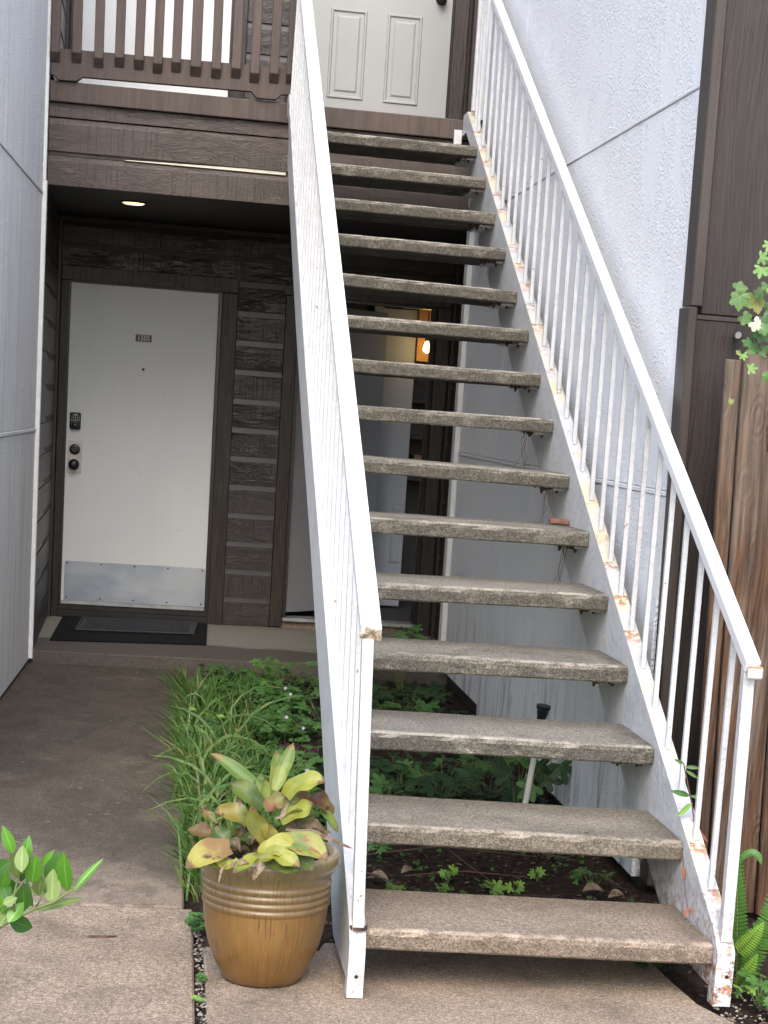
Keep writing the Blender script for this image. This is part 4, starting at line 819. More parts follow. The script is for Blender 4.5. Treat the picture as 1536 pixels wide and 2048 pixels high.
br = thing('bromeliad', 'sprawling bromeliad with yellowing and green strap leaves in the glazed pot', 'plant', (.94, -7.26, .16))
for i, (c, pts, w0) in enumerate([b_ for j_, b_ in enumerate(BROM) if j_ not in (25, 24)]):
    P = [Vector(q) for q in pts]
    for q in P:
        if q.y > -7.40: q.y += .06
    dry = c in ('t', 'tb'); wide = c in ('y', 'yb', 'yr', 'b')
    P[-1] = P[-1] + (P[-1] - P[0]) * .10
    strap(P, w0 * (1.32 if not dry else 1.0), LM[c], br, 'leaf', curl=.7 if dry else (.5 if not wide else .38), wav=1.0 if dry else (.5 if c in ('o', 'y', 'b', 'rg', 'r') else .2), seed=i,
          tipr=.42 if c in ('g', 'g2', 'd', 'rg') else .55, n=18, tpow=.72)
rnd = random.Random(18)
for i in range(22):
    a = rnd.uniform(0, 6.28); r0 = rnd.uniform(.01, .05); L = rnd.uniform(.06, .12); q = Vector((.94 + r0*math.cos(a), -7.26 + r0*math.sin(a), .19)); d = Vector((math.cos(a), math.sin(a)*.8, 0))
    strap([q, q + d*L*.5 + Vector((0, 0, L*.55)), q + d*L + Vector((0, 0, L*rnd.uniform(.1, .6)))], rnd.uniform(.022, .036), LM[('d', 'o', 'd', 'b', 'g')[i % 5]], br, 'leaf', curl=.5, wav=.5, seed=i + 50, n=10, tipr=.6, tpow=.8)
rnd = random.Random(8)
for i in range(44):      # shreds of dead leaf hanging over the rim and lying in the crown
    a = rnd.uniform(math.pi, 2*math.pi) if i % 2 else rnd.uniform(0, 6.28); r = rnd.uniform(.03, .15)
    q = Vector((.94 + r*math.cos(a), -7.26 + r*math.sin(a), .20 + rnd.uniform(0, .05))); L = rnd.uniform(.03, .07); b = rnd.uniform(0, 6.28)
    strap([q, q + Vector((math.cos(b)*L*.5, math.sin(b)*L*.5, .012)), q + Vector((math.cos(b)*L, math.sin(b)*L, rnd.uniform(-.02, .01)))], rnd.uniform(.008, .018), LM['t' if i % 3 else 'tb'], br, 'dry_leaf', curl=.8, wav=.9, seed=i, n=7)

# ---- leaf templates
def tpl_ovate(nm, mat, wd=.42, fold=.18, arch=.12, n=8):
    vs = []; fs = []
    for i in range(n + 1):
        t = i / n; h = wd/2 * math.sin(math.pi * min(1, t ** .85 * .985 + .012)) ** .85
        for u in (-1, -.5, 0, .5, 1): vs.append((u*h, t, abs(u)*h*fold - arch * (t - .4) ** 2))
    fs = [(5*i+k, 5*i+k+1, 5*i+6+k, 5*i+5+k) for i in range(n) for k in range(4)]
    return set_lt(MB().add(vs, fs).mesh(nm, mat, smooth=True, recalc=False), [(u, i/n) for i in range(n+1) for u in (-1, -.5, 0, .5, 1)])
def tpl_lobed(nm, mat, lobes=5, depth=.35, serr=.04, cup=.15, seed=0, sweep=2.35, rnd_tip=1.0):
    rnd = random.Random(seed); N = 44; vs = [(0, 0, 0)]; ring = []; lt = [(0, 0)]; l2 = []
    for i in range(N + 1):
        a = -sweep + 2*sweep*i/N                                  # 0 = tip direction (+Y)
        ph = (a / sweep * (lobes / 2.0)); w_ = abs(math.cos(math.pi * (ph + (0 if lobes % 2 else .5))))
        r = (1 - depth) + depth * w_ ** rnd_tip
        r *= (1 - .32 * abs(a) / sweep) * (1 + serr * math.sin(a * 17 + seed) + rnd.uniform(-serr, serr)*.5)
        ang_ = math.pi * (ph + (0 if lobes % 2 else .5)); l2.append((math.sin(ang_), min(1, r)))
        z = -cup * r * r + .05 * math.sin(3 * a + seed); ring.append((r * math.sin(a), r * math.cos(a) + .12, z))
    mid = [(x*.5, y*.5, z*.35 + .02) for x, y, z in ring]
    vs += mid + ring; M_ = N + 1
    fs = [(0, 1+i, 2+i) for i in range(N)] + [(1+i, 1+M_+i, 2+M_+i, 2+i) for i in range(N)]
    vs = [(x*.5, y*.5, z*.5) for x, y, z in vs]
    return set_lt(MB().add(vs, fs).mesh(nm, mat, smooth=True, recalc=False), lt + [(u, r*.5) for u, r in l2] + l2)
def tpl_clover(nm, mat):
    mb = MB()
    for k in range(3):
        a = k * 2.094; ca, sa = math.cos(a), math.sin(a); pts = []
        for i in range(9):
            b = -math.pi + 2*math.pi*i/8; x, y = .27*math.sin(b), .28 + .24*math.cos(b) + (.06 if abs(b) < .5 else 0)*-1
            pts.append((x*ca - y*sa, x*sa + y*ca, .04*abs(x)/.27))
        c = len(mb.v); mb.add([(-.02*sa, .02*ca, 0)] + pts, [(0, i+1, i+2) for i in range(8)])
    return mb.mesh(nm, mat, smooth=False, recalc=False)
def frame(pos, dirv, nrm, s):
    y = Vector(dirv).normalized(); z = Vector(nrm); z = (z - y * z.dot(y)); z = z.normalized() if z.length > .01 else Vector((0, 0, 1)); x = y.cross(z)
    return Matrix(((x.x*s, y.x*s, z.x*s, pos[0]), (x.y*s, y.y*s, z.y*s, pos[1]), (x.z*s, y.z*s, z.z*s, pos[2]), (0, 0, 0, 1)))
T_ov = {c: tpl_ovate('leaf', LM[c], .50) for c in ('sh', 'sho', 'shd')}
T_lance = {c: tpl_ovate('leaf', LM[c], .26, .25, .2) for c in ('ug', 'vg', 'ul', 'gr', 're')}
def lob(c, **k): return [tpl_lobed('leaf', LM[c], seed=s, **k) for s in range(3)]
T_grape = {c: lob(c, lobes=5, depth=.30, serr=.05, cup=.18, sweep=2.6) for c in ('vg', 'vl', 'vy', 'vp', 'vd')}
T_fig = {c: lob(c, lobes=5, depth=.62, serr=.03, cup=.12, sweep=2.35, rnd_tip=.8) for c in ('ug', 'ud', 'ul', 'vl', 'vg')}
T_clov = {c: tpl_clover('leaf', LM[c]) for c in ('ug', 'ul', 'ud', 'vg', 'pu')}

# ---- shrub sprig at lower left
sh = thing('laurel_branch', 'leafy green shrub branch reaching in from the lower left over the path', 'shrub', (.02, -8.75, GZ))
SHSTEM = [(-.25, -8.75, -.14), (-.21, -8.75, .05)] + SHSTEM
MB().tube(SHSTEM, [.006, .006, .0055, .005, .0042, .0034, .0028, .0024, .002], 7).build('stem', MAT['stem'], sh, smooth=True)
for t_ in SHTW: MB().tube(t_, [.0028, .0022, .0016], 6).build('twig', MAT['stem'], sh, smooth=True)
rnd = random.Random(12)
for i, (c, a, b, w0) in enumerate(SHRUB):
    A, B_ = Vector(a), Vector(b); L = (B_ - A).length; y = (B_ - A).normalized()
    nrm = Vector((rnd.uniform(-.5, .5), -1, rnd.uniform(.1, .7)))
    A = A - y * L * .06; L *= 1.14; nrm = Vector((nrm.x*.7, -1, nrm.z)); m_ = frame(A, y, nrm, L); sx = (w0 * 1.45 / .50) / L
    m_ = m_ @ Matrix.Diagonal((sx, 1, 1, 1))
    link('leaf', T_ov[{'a': 'sh', 'o': 'sho', 'd': 'shd'}[c]], sh, m_)

# ---- grape vine by the fence
gv = thing('grape_vine', 'climbing vine with broad lobed leaves over the fence top at the right edge', 'vine', (2.5, -6.45, 1.6))
VS = [[(2.70, -6.44, 1.2), (2.62, -6.47, 1.58), (2.52, -6.50, 1.72), (2.47, -6.53, 1.80), (2.46, -6.55, 1.92)], [(2.52, -6.50, 1.72), (2.42, -6.55, 1.68), (2.36, -6.58, 1.58)], [(2.62, -6.47, 1.58), (2.50, -6.58, 1.55), (2.40, -6.60, 1.50)]]
VS += [[(2.49, -6.52, 1.78), (2.44, -6.57, 1.84), (2.41, -6.58, 1.96)], [(2.47, -6.53, 1.80), (2.40, -6.60, 1.76), (2.38, -6.62, 1.70)], [(2.40, -6.60, 1.50), (2.37, -6.61, 1.40), (2.385, -6.61, 1.30)], [(2.60, -6.5, 1.60), (2.46, -6.60, 1.62), (2.38, -6.6, 1.60)]]
for v_ in VS: MB().tube(v_, .0035, 6).build('stem', MAT['twig'], gv, smooth=True)
for i, (c, a, s) in enumerate(GRAPE):
    key = {'g': 'vg', 'y': 'vy', 'p': 'vp', 'l': 'vl', 'd': 'vd'}[c]; T = (T_fig if c == 'l' else T_grape)[key][i % 3]
    ang = rnd.uniform(-.9, .9) + (math.pi if i % 3 else 2.2); d = Vector((math.sin(ang), -.25, math.cos(ang)))
    s2 = s * 2.1; A = Vector(a) - d.normalized() * s2 * .30
    link('leaf', T, gv, frame(A, d, (rnd.uniform(-.35, .35), -1, rnd.uniform(.0, .6)), s2))
    if i % 2: MB().tube([tuple(A), tuple(A + Vector((.03, .04, .02)))], .0012, 4).build('stem', MAT['stem'], gv)
sp = thing('spotlight', 'small round white-faced black outdoor spotlight on the brown wall among vine leaves', 'light', (2.361, -6.25, 1.645))
MB().tube([(2.375, -6.21, 1.645), (2.365, -6.25, 1.647), (2.361, -6.28, 1.646)], [.008, .012, .0165], 12).build('housing', MAT['black'], sp)
MB().tube([(2.361, -6.279, 1.646), (2.358, -6.287, 1.645)], [.0115, .0095], 14).build('lens', MAT['alu'], sp)

# ---- ferns at the lower right
def frond(base, tip, w0, mat, parent, nleaf=26, seed=0, bend=(0, -.02, 0)):
    rnd = random.Random(seed); A, B_ = Vector(base), Vector(tip); q = A.lerp(B_, .5) + Vector(bend)
    cv = lambda t: A*(1-t)**2 + q*2*t*(1-t) + B_*t*t
    MB().tube([cv(i/8) for i in range(9)], [.0016*(1-.07*i) for i in range(9)], 5).build('stem', MAT['stem'], parent)
    face = Vector((-.3, -.85, .35)).normalized(); mb = MB()
    for i in range(nleaf):
        t = .06 + .93 * i / nleaf; c = cv(t); tg = (cv(min(1, t+.02)) - cv(t-.02)).normalized(); sd_ = tg.cross(face).normalized()
        ln = w0 * (1 - t**2.2) * (.75 + .25 * min(1, t * 5)); hw = (B_-A).length / nleaf * .40
        for s_ in (-1, 1):
            d = (sd_ * s_ + tg * .22 - face * rnd.uniform(-.1, .12)).normalized()
            pts = [(0, .3), (.25, 1), (.6, .9), (.9, .5), (1, 0), (.9, -.4), (.5, -.8), (.1, -.7)]
            mb.add([c + d * (a*ln) + tg * (b*hw) + face * (.10*ln*math.sin(a*3.1) ) for a, b in pts], [tuple(range(8))])
    return mb.build('frond', mat, parent, recalc=False)
fr = thing('sword_fern', 'green sword ferns with upright fronds beside the right stair post at the fence foot', 'fern', (2.26, -7.15, -.14))
frond((2.268, -7.16, -.15), (2.214, -7.17, .325), .034, LM['fe'], fr, 40, 1, (0, -.02, 0))
frond((2.275, -7.14, -.15), (2.235, -7.12, .25), .032, LM['fe'], fr, 34, 2)
frond((2.235, -7.24, -.05), (2.288, -7.28, .055), .030, LM['fl'], fr, 16, 3)
frond((2.275, -7.24, -.17), (2.258, -7.26, .03), .030, LM['fe'], fr, 22, 4)
frond((2.280, -7.20, -.10), (2.345, -7.22, .155), .034, LM['fe'], fr, 26, 5)
frond((2.300, -7.15, -.15), (2.40, -7.10, .22), .034, LM['fe'], fr, 30, 6)
frond((2.235, -7.26, -.14), (2.262, -7.33, -.02), .026, LM['fl'], fr, 14, 7)
strap([(2.225, -7.14, .16), (2.27, -7.16, .215), (2.302, -7.17, .185)], .022, LM['fe'], fr, 'leaf', curl=.3, n=9)

# ---- helper for weeds
def weed(name, label, cat, base, n, r, T, s0, s1, group=None, h=.06, seed=0, stems=True, droop=.2, flat=.8):
    rnd = random.Random(seed); w_ = thing(name, label, cat, base, group); B0 = Vector(base)
    for i in range(n):
        a = rnd.uniform(0, 2*math.pi); rr = r * math.sqrt(rnd.uniform(.05, 1)); p_ = B0 + Vector((rr*math.cos(a), rr*math.sin(a), h * rnd.uniform(.35, 1)))
        d = Vector((math.cos(a) + rnd.uniform(-.6, .6), math.sin(a) + rnd.uniform(-.9, .3), rnd.uniform(-droop, .3)))
        Tm = T[rnd.randrange(len(T))]; s = rnd.uniform(s0, s1)
        link('leaf', Tm, w_, frame(p_, d, (rnd.uniform(-.4, .4), -1 + flat * .5 + rnd.uniform(-.3, .3), flat + .2), s))
        if stems: MB().tube([tuple(B0 + Vector((rr*.15*math.cos(a), rr*.15*math.sin(a), -.01))), tuple(p_.lerp(B0, .35) + Vector((0, 0, h*.3))), tuple(p_)], .0011, 4, cap=False).build('stem', MAT['stem'], w_)
    return w_
SZ = -.158
# under-stair vines: individually visible plants
grp = 'lobed vine plants under the stairs'
us = [  # x, y, n, r, light
 (1.36, -2.55, 12, .20, 'ug'), (1.62, -2.35, 12, .20, 'ud'), (1.92, -2.45, 12, .20, 'ud'), (1.44, -3.05, 12, .20, 'ug'), (1.80, -2.95, 12, .18, 'ug'),
 (1.30, -4.35, 12, .17, 'ug'), (1.42, -4.85, 12, .17, 'ud'), (1.62, -4.75, 12, .17, 'ud'), (1.80, -4.62, 12, .16, 'ug'), (1.96, -4.80, 11, .15, 'ud'), (2.02, -4.35, 10, .14, 'ug'), (1.74, -5.02, 10, .14, 'ud'), (1.56, -5.12, 10, .14, 'ug'),
 (1.33, -5.85, 9, .09, 'ug'), (2.00, -5.75, 9, .10, 'ud'), (1.75, -5.62, 9, .11, 'ud'), (2.10, -6.12, 7, .07, 'ug'), (1.33, -5.25, 9, .12, 'ud')]
where = ['nearest the porch beside the left stringer', 'nearest the porch, under the middle of the stairs', 'nearest the porch by the white wall', 'behind the fourth step near the left stringer', 'behind the fourth step by the white wall',
 'by the left stringer, seen between second and third steps', 'left of centre, seen under the third step', 'in the centre, seen under the third step', 'left of the white pipe, seen under the third step', 'at the foot of the white pipe', 'behind the white pipe against the wall', 'front of the pipe, low and dark', 'front centre of the bed, seen over the second step',
 'at far left, seen between first and second steps', 'at right, seen between first and second steps', 'in the middle background between first and second steps', 'by the wall foot right of the curled brown leaves', 'dark, close to the left stringer above the second step']
for i, (x, y, n, r, c) in enumerate(us):
    big = y > -5.3
    weed('vine_plant', 'low %s green lobed vine %s' % ('dark' if c == 'ud' else 'mid', where[i]), 'plant', (x, y, SZ), n, r, T_fig[c], .07 if big else .05, .13 if big else .08, grp, .10 if big else .05, 100 + i)
# tall lobed leaves against the white wall, seen between the 2nd and 3rd steps
tv = thing('lobed_leaf_plant', 'plant with large dark rounded-lobe leaves against the white wall under the stairs', 'plant', (2.1, -5.1, SZ))
for k, (u, z, s, a) in enumerate([(2.005, .06, .15, .4), (2.045, .10, .15, 2.6), (2.09, .045, .16, 2.9), (2.135, .125, .13, .3), (2.175, .05, .15, 2.8), (2.12, -.01, .14, 1.8), (2.07, -.03, .14, 4.0), (1.98, .0, .15, 5.0), (1.95, .09, .13, .2), (2.03, .16, .10, .5)]):
    link('leaf', T_fig['ud' if k % 3 else 'ug'][k % 3], tv, frame((u, -5.15 + .03 * (k % 3), z + .01), (math.sin(a), -.2, math.cos(a)), (.1*(k % 3), -1, .35), s))
    MB().tube([(2.02, -5.08, SZ), (u*.6 + .82, -5.10, z*.6 - .04), (u, -5.14, z + .01)], .0014, 4, cap=False).build('stem', MAT['stem'], tv)
# light seedlings between first and second steps
sl_ = [(1.405, -6.35, .065, 'third-lowest on the left, largest pale leaf'), (1.60, -6.16, .05, 'left of centre'), (1.545, -6.33, .035, 'small one beside the long twig'), (1.715, -6.30, .065, 'centre, hanging maple-like leaf'), (1.80, -6.30, .045, 'right of the maple-like leaf'), (1.91, -6.10, .045, 'far right')]
for k, (x, y, s, t_) in enumerate([(a, b, c, d) for a, b, c, d in sl_]):
    lab = ['bright green seedling with the largest leaf at left above the bottom step', 'bright seedling set furthest back left of centre above the bottom step', 'tiny light green seedling beside the long twig above the bottom step', 'bright seedling with a drooping lobed leaf in the centre above the bottom step',
           'finely cut pale seedling just right of the drooping leaf seedling', 'pale yellow-green seedling furthest right above the bottom step'][k]
    weed('seedling', lab, 'seedling', (x, y, SZ + .012), 4 if k in (0, 3) else 6, .018, T_fig['ul'], s*.75, s*1.25, 'bright seedlings above the bottom step', .03, 300 + k, flat=.35)
weed('leafy_weed', 'tall green weed growing before the open doorway behind the stairs', 'weed', (1.95, -1.95, SZ), 14, .10, T_lance['ug':'ug'] if False else [T_lance['ug'], T_fig['ug'][0], T_fig['vg'][1]], .09, .16, None, .34, 41, droop=.6)
weed('leafy_weed', 'broad leafy weed right of the open doorway foot behind the stairs', 'weed', (1.72, -2.05, SZ), 14, .13, [T_fig['ug'][1], T_grape['vd'][0], T_fig['vg'][0]], .08, .15, None, .24, 42, droop=.6)

# bed on the left of the stairs: individually visible weeds
weed('creeping_weed', 'leafy green weed rising beside the porch step left of the stringer', 'weed', (1.28, -2.3, SZ), 26, .17, [T_fig['vg'][0], T_lance['ug'], T_clov['vg']], .06, .11, 'weeds in the bed left of the stairs', .19, 51)
weed('creeping_weed', 'clover-leaved weed close to the left stringer with small flowers', 'weed', (1.25, -3.6, SZ), 30, .18, [T_clov['ug'], T_clov['vg'], T_fig['ug'][2]], .045, .08, 'weeds in the bed left of the stairs', .10, 52)
weed('creeping_weed', 'low lobed weed in the middle of the bed between grass and stringer', 'weed', (1.12, -4.7, SZ), 30, .19, [T_fig['ug'][0], T_clov['ug'], T_fig['ug'][1]], .045, .085, 'weeds in the bed left of the stairs', .11, 53)
weed('creeping_weed', 'light green weed at the path edge low in the grass', 'weed', (.82, -3.7, SZ), 16, .10, [T_lance['ul'], T_fig['ug'][0]], .05, .09, 'weeds in the bed left of the stairs', .12, 54)
weed('creeping_weed', 'weed with yellow-green new leaves just behind the potted bromeliad', 'weed', (.98, -6.35, SZ), 12, .06, [T_fig['ul'][0], T_lance['ul']], .04, .075, 'weeds in the bed left of the stairs', .16, 55)
weed('creeping_weed', 'dark leafy weed beside the stringer behind the pot', 'weed', (1.20, -5.7, SZ), 24, .12, [T_lance['ug'], T_clov['ug'], T_fig['ud'][0]], .04, .075, 'weeds in the bed left of the stairs', .09, 56)
weed('purple_weed', 'dark purple leaved weed in the shade right beside the left stringer', 'weed', (1.22, -4.25, SZ), 26, .12, [T_clov['pu']], .05, .085, None, .07, 57)
weed('purple_weed', 'smaller purple leaved clump lower down beside the stringer', 'weed', (1.20, -5.15, SZ), 20, .085, [T_clov['pu']], .045, .07, None, .07, 58)
rnd = random.Random(77)
labs = ['pale lilac flower highest up beside the left stringer', 'tiny lilac flower second from the top by the stringer', 'small bluish flower above the purple leaves', 'pink-white flower nearest the stringer', 'small bluish flower lowest beside the stringer']
for k, (x, y, z) in enumerate([(1.255, -3.3, .0), (1.235, -3.22, .015), (1.20, -3.9, -.01), (1.265, -4.05, -.03), (1.215, -5.0, -.03)]):
    fl = thing('flower', labs[k], 'flower', (x, y, SZ), 'small pale flowers by the stringer')
    mb = MB(); c = Vector((x, y, z))
    for j in range(5):
        a = j * 1.2566; d = Vector((math.cos(a), -.35, math.sin(a))); e = Vector((-math.sin(a), 0, math.cos(a)))
        mb.add([c, c + d*.005 + e*.0035, c + d*.009, c + d*.005 - e*.0035], [(0, 1, 2, 3)])
    mb.build('petals', LM['fw'], fl, recalc=False); MB().tube([(x, y + .01, SZ), (x, y + .004, z)], .0009, 4).build('stem', MAT['stem'], fl)
# weeds at the joint beside the pot, near the post and by the fence foot
weed('joint_weed', 'dense small-leaved weed in the joint left of the glazed pot', 'weed', (.785, -6.86, -.15), 46, .035, [T_clov['ug'], T_clov['vg']], .018, .030, None, .055, 61, stems=False)
weed('joint_weed', 'tiny green sprig in the joint below the pot at lower left', 'weed', (.778, -7.30, -.15), 8, .014, [T_clov['vg']], .016, .026, None, .02, 62, stems=False)
weed('joint_weed', 'smallest green sprig lowest in the path joint', 'weed', (.772, -7.47, -.15), 7, .012, [T_clov['ul']], .014, .022, None, .015, 63, stems=False)
weed('ground_weed', 'broad lobed weed at the fence foot right of the stair post', 'weed', (2.27, -7.38, -.15), 26, .085, [T_fig['vg'][0], T_clov['vg'], T_fig['ul'][1]], .035, .065, None, .075, 64)
weed('ground_weed', 'pale toothed weed at the bottom right corner', 'weed', (2.30, -7.52, -.15), 16, .07, [T_fig['vl'][0], T_clov['vg']], .04, .07, None, .05, 65)
weed('ground_weed', 'small dark weed in the shadow under the right end of the bottom step', 'weed', (2.03, -7.12, -.148), 34, .05, [T_clov['ug'], T_clov['ud']], .012, .020, None, .035, 66, stems=False)
weed('ground_weed', 'dark weed by the wall foot under the right stringer', 'weed', (2.14, -6.62, SZ), 22, .07, [T_fig['ud'][0], T_clov['ud']], .03, .055, None, .06, 67)
strap([(2.33, -7.35, -.12), (2.30, -7.42, -.02), (2.27, -7.46, .03)], .022, LM['ul'], bpy.data.objects['ground_weed'], 'leaf', n=8)
# slender weed climbing the right stringer
sw = thing('climbing_weed', 'slender weed with narrow green and curled red leaves on the right stringer', 'weed', (2.17, -6.95, .0))
MB().tube([(2.195, -7.00, -.02), (2.178, -6.98, .10), (2.172, -6.98, .19), (2.150, -6.97, .30), (2.118, -6.95, .42)], .0022, 5).build('stem', MAT['twig'], sw, smooth=True)
for a, d, s, c in [((2.118, -6.955, .42), (-1, -.2, .35), .035, 'ug'), ((2.122, -6.955, .41), (1, -.2, .0), .045, 'ug'), ((2.125, -6.96, .40), (.9, -.3, -.5), .04, 'ug'), ((2.140, -6.97, .33), (-1, -.2, .25), .065, 'ug'), ((2.140, -6.97, .33), (1, -.2, -.1), .04, 'ug'),
                   ((2.147, -6.975, .31), (-.8, -.2, -.7), .06, 'ul'), ((2.158, -6.975, .28), (-.1, -.3, -1), .035, 're'), ((2.160, -6.975, .22), (-.9, -.3, -.3), .04, 're'), ((2.166, -6.985, .18), (-.6, -.3, -.6), .03, 're'), ((2.172, -6.985, .23), (.7, -.3, -.7), .04, 're')]:
    link('leaf', T_lance[c], sw, frame(a, d, (0, -1, .3), s))
sv = thing('dry_creeper', 'thin dry creeper with curled red leaves hanging on the right stringer', 'vine', (2.12, -7.1, .1))
MB().tube([(2.166, -6.99, .20), (2.118, -7.03, .17), (2.113, -7.08, .11), (2.114, -7.14, .04), (2.165, -7.24, .02)], .0009, 4, cap=False).build('stem', MAT['twig'], sv)
for a, d, s in [((2.108, -7.075, .15), (.1, -.3, -1), .040), ((2.110, -7.16, .055), (-.5, -.3, -1), .034), ((2.112, -7.17, .055), (.5, -.3, -.9), .034), ((2.108, -7.27, -.0), (.3, -.3, -1), .036), ((2.11, -7.02, .185), (-.8, -.2, .2), .028)]:
    link('leaf', T_lance['re'], sv, frame(a, d, (-.4, -1, .3), s))

# ---- white pipe
pv = thing('pipe', 'leaning white plastic pipe with a black funnel cap under the stairs by the wall', 'pipe', (1.95, -5.56, SZ))
PA, PB = Vector((1.944, -5.58, -.10)), Vector((1.978, -5.62, .300)); MB().tube([PA, PB], .0105, 14).build('pipe_body', MAT['pvc'], pv, smooth=False)
dpp = (PB - PA).normalized()
MB().tube([PB - dpp*.01, PB + dpp*.02, PB + dpp*.038, PB + dpp*.046, PB + dpp*.050, PB + dpp*.062], [.014, .017, .021, .0215, .0255, .026], 18).build('funnel_cap', MAT['black'], pv)

# ---- roots hanging from the steps
grp = 'dry rootlets hanging under the treads'
rl_ = [(1118, 870, 1075), (1075, 980, 1060), (1165, 1120, 1190)]
for k, (x, y, z0, z1) in enumerate([(2.05, -5.10, 1.10, .86), (2.02, -4.72, 1.30, 1.12), (2.045, -5.46, .92, .70)]):
    rnd = random.Random(k + 20); mb = MB()
    for j in range(4):
        p_ = Vector((x + rnd.uniform(-.015, .015), y, z0)); pts = [p_]
        for q in range(5): p_ = p_ + Vector((rnd.uniform(-.014, .014), rnd.uniform(-.008, .008), (z1 - z0) / 5 * rnd.uniform(.5, 1.1))); pts.append(p_)
        mb.tube(pts, .0010, 3, cap=False)
    tag(mb.build('rootlets', MAT['twig']), ['thin dry roots hanging under the seventh step', 'thin dry roots hanging under the eighth step', 'thin dry roots hanging under the sixth step'][k], 'roots', grp)
tag(MB().hexa([(x, y, z) for z in (.975, .992) for x, y in ((2.045, -5.18), (2.112, -5.20), (2.112, -5.13), (2.05, -5.12))]).build('brick_fragment', MAT['brick'], bevel=.003), 'small brown brick fragment at the right end of the sixth step', 'brick')

# ---- grass bed, ground cover, litter
rnd = random.Random(31)
def blade(mb, base, h, lean, az, w0):
    d = Vector((math.cos(az), math.sin(az), 0)); s_ = Vector((-math.sin(az + rnd.uniform(-.6, .6)), math.cos(az), 0)) * w0
    if abs(s_.x) < w0 * .5: s_ = Vector((w0, s_.y * .4, 0))
    B0 = Vector(base); pts = [B0 + Vector((0, 0, h*t)) * (1 - .25*lean*t) + d * (h * lean * t * t) for t in (0, .35, .7, 1)]
    ws = (1, .95, .65, .05); b = len(mb.v)
    for p_, k in zip(pts, ws): mb.v += [tuple(p_ - s_*k), tuple(p_ + s_*k)]
    mb.f += [(b+2*i, b+2*i+1, b+2*i+3, b+2*i+2) for i in range(3)]
mb = MB(); ms = MB()
clumps = [(.86 + rnd.uniform(-.10, .20), rnd.uniform(-6.35, -2.3)) for _ in range(95)]
for cx_, cy_ in clumps:
    tall = 1.0 if cy_ < -3 else .6
    for _ in range(rnd.randint(7, 14)):
        base = (cx_ + rnd.gauss(0, .025), cy_ + rnd.gauss(0, .04), SZ - .01)
        tgt = ms if rnd.random() < .07 else mb
        blade(tgt, base, rnd.uniform(.08, .30) * tall, rnd.uniform(.1, 1.3), rnd.uniform(0, 6.28), rnd.uniform(.0020, .0062))
for _ in range(46):        # loose tufts sprawling over the path
    cx_, cy_ = .80 + rnd.uniform(-.05, .03), rnd.uniform(-6.4, -2.4)
    for _ in range(14): blade(mb, (cx_ + rnd.gauss(0, .012), cy_ + rnd.gauss(0, .03), SZ), rnd.uniform(.08, .2), rnd.uniform(.3, 1.3), rnd.uniform(1.2, 5.2), rnd.uniform(.0018, .0045))
for _ in range(330):       # blades leaning out over the path edge
    y = rnd.uniform(-6.5, -2.6); blade(ms if rnd.random() < .25 else mb, (.79 + rnd.uniform(-.02, .05), y, SZ), rnd.uniform(.07, .17), rnd.uniform(.5, 1.2), math.pi + rnd.uniform(-.9, .9), rnd.uniform(.0015, .003))
stuff(mb.build('grass', LM['gr'], recalc=False), 'long green grass spilling over the sidewalk edge left of the stairs', 'grass')
stuff(ms.build('dry_grass', LM['st'], recalc=False), 'dry straw blades mixed into the grass at the sidewalk edge', 'dry grass')
# longer strappy clump behind the pot
gc = thing('grass_clump', 'tall broad-bladed grass clump behind the pot at the path edge', 'grass', (.83, -6.0, SZ))
for k in range(85):
    a = rnd.uniform(0, 6.28); L = rnd.uniform(.20, .40); b0 = Vector((.86 + rnd.gauss(0, .06), -5.3 + rnd.gauss(0, .6), SZ)); d = Vector((math.cos(a), math.sin(a), 0))
    strap([b0, b0 + d * L * .22 + Vector((0, 0, L*.62)), b0 + d * L * rnd.uniform(.4, .95) + Vector((0, 0, L * rnd.uniform(.45, .9)))], rnd.uniform(.007, .014), LM['gr'], gc, 'blade', curl=.5, n=6, tipr=.6, seed=k)
# small ground cover of the beds
def cover(name, label, cat, mats, spots, n, s0, s1, seed, zlo=.0, zhi=.05):
    rnd = random.Random(seed); mb = MB(); tpls = []
    for m_ in mats: tpls.append(([tuple(v.co) for v in m_.vertices], [tuple(p_.vertices) for p_ in m_.polygons]))
    for _ in range(n):
        x0, x1, y0, y1 = spots[rnd.randrange(len(spots))]; x, y = rnd.uniform(x0, x1), rnd.uniform(y0, y1)
        if math.sin(x*9 + y*3) + math.sin(y*7 - x*4) < rnd.uniform(-1.6, .6): continue
        a = rnd.uniform(0, 6.28); m_ = frame((x, y, SZ + rnd.uniform(zlo, zhi)), (math.cos(a), math.sin(a), rnd.uniform(-.3, .3)), (rnd.uniform(-.4, .4), rnd.uniform(-.7, .2), 1), rnd.uniform(s0, s1))
        vs, fs = tpls[rnd.randrange(len(tpls))]; mb.add([m_ @ Vector(v) for v in vs], fs)
    return mb
beds = [(.84, 1.18, -6.6, -2.0), (.84, 1.30, -5.5, -1.9)]; under = [(1.2, 2.18, -5.4, -1.9), (1.2, 2.18, -3.6, -1.9), (1.2, 2.18, -5.6, -4.2)]
stuff(cover('gc', '', '', [T_clov['ug'], T_clov['vg'], T_fig['ug'][0]], beds, 4200, .028, .065, 1, .0, .10).build('ground_cover', LM['ug'], recalc=False), 'small leafy ground cover between the grass and the left stringer', 'ground cover')
stuff(cover('gc', '', '', [T_clov['ug'], T_fig['ug'][1], T_fig['ud'][0]], under, 3000, .03, .07, 2, .0, .06).build('ground_cover', LM['ud'], recalc=False), 'dark leafy ground cover spreading under the stairs', 'ground cover')
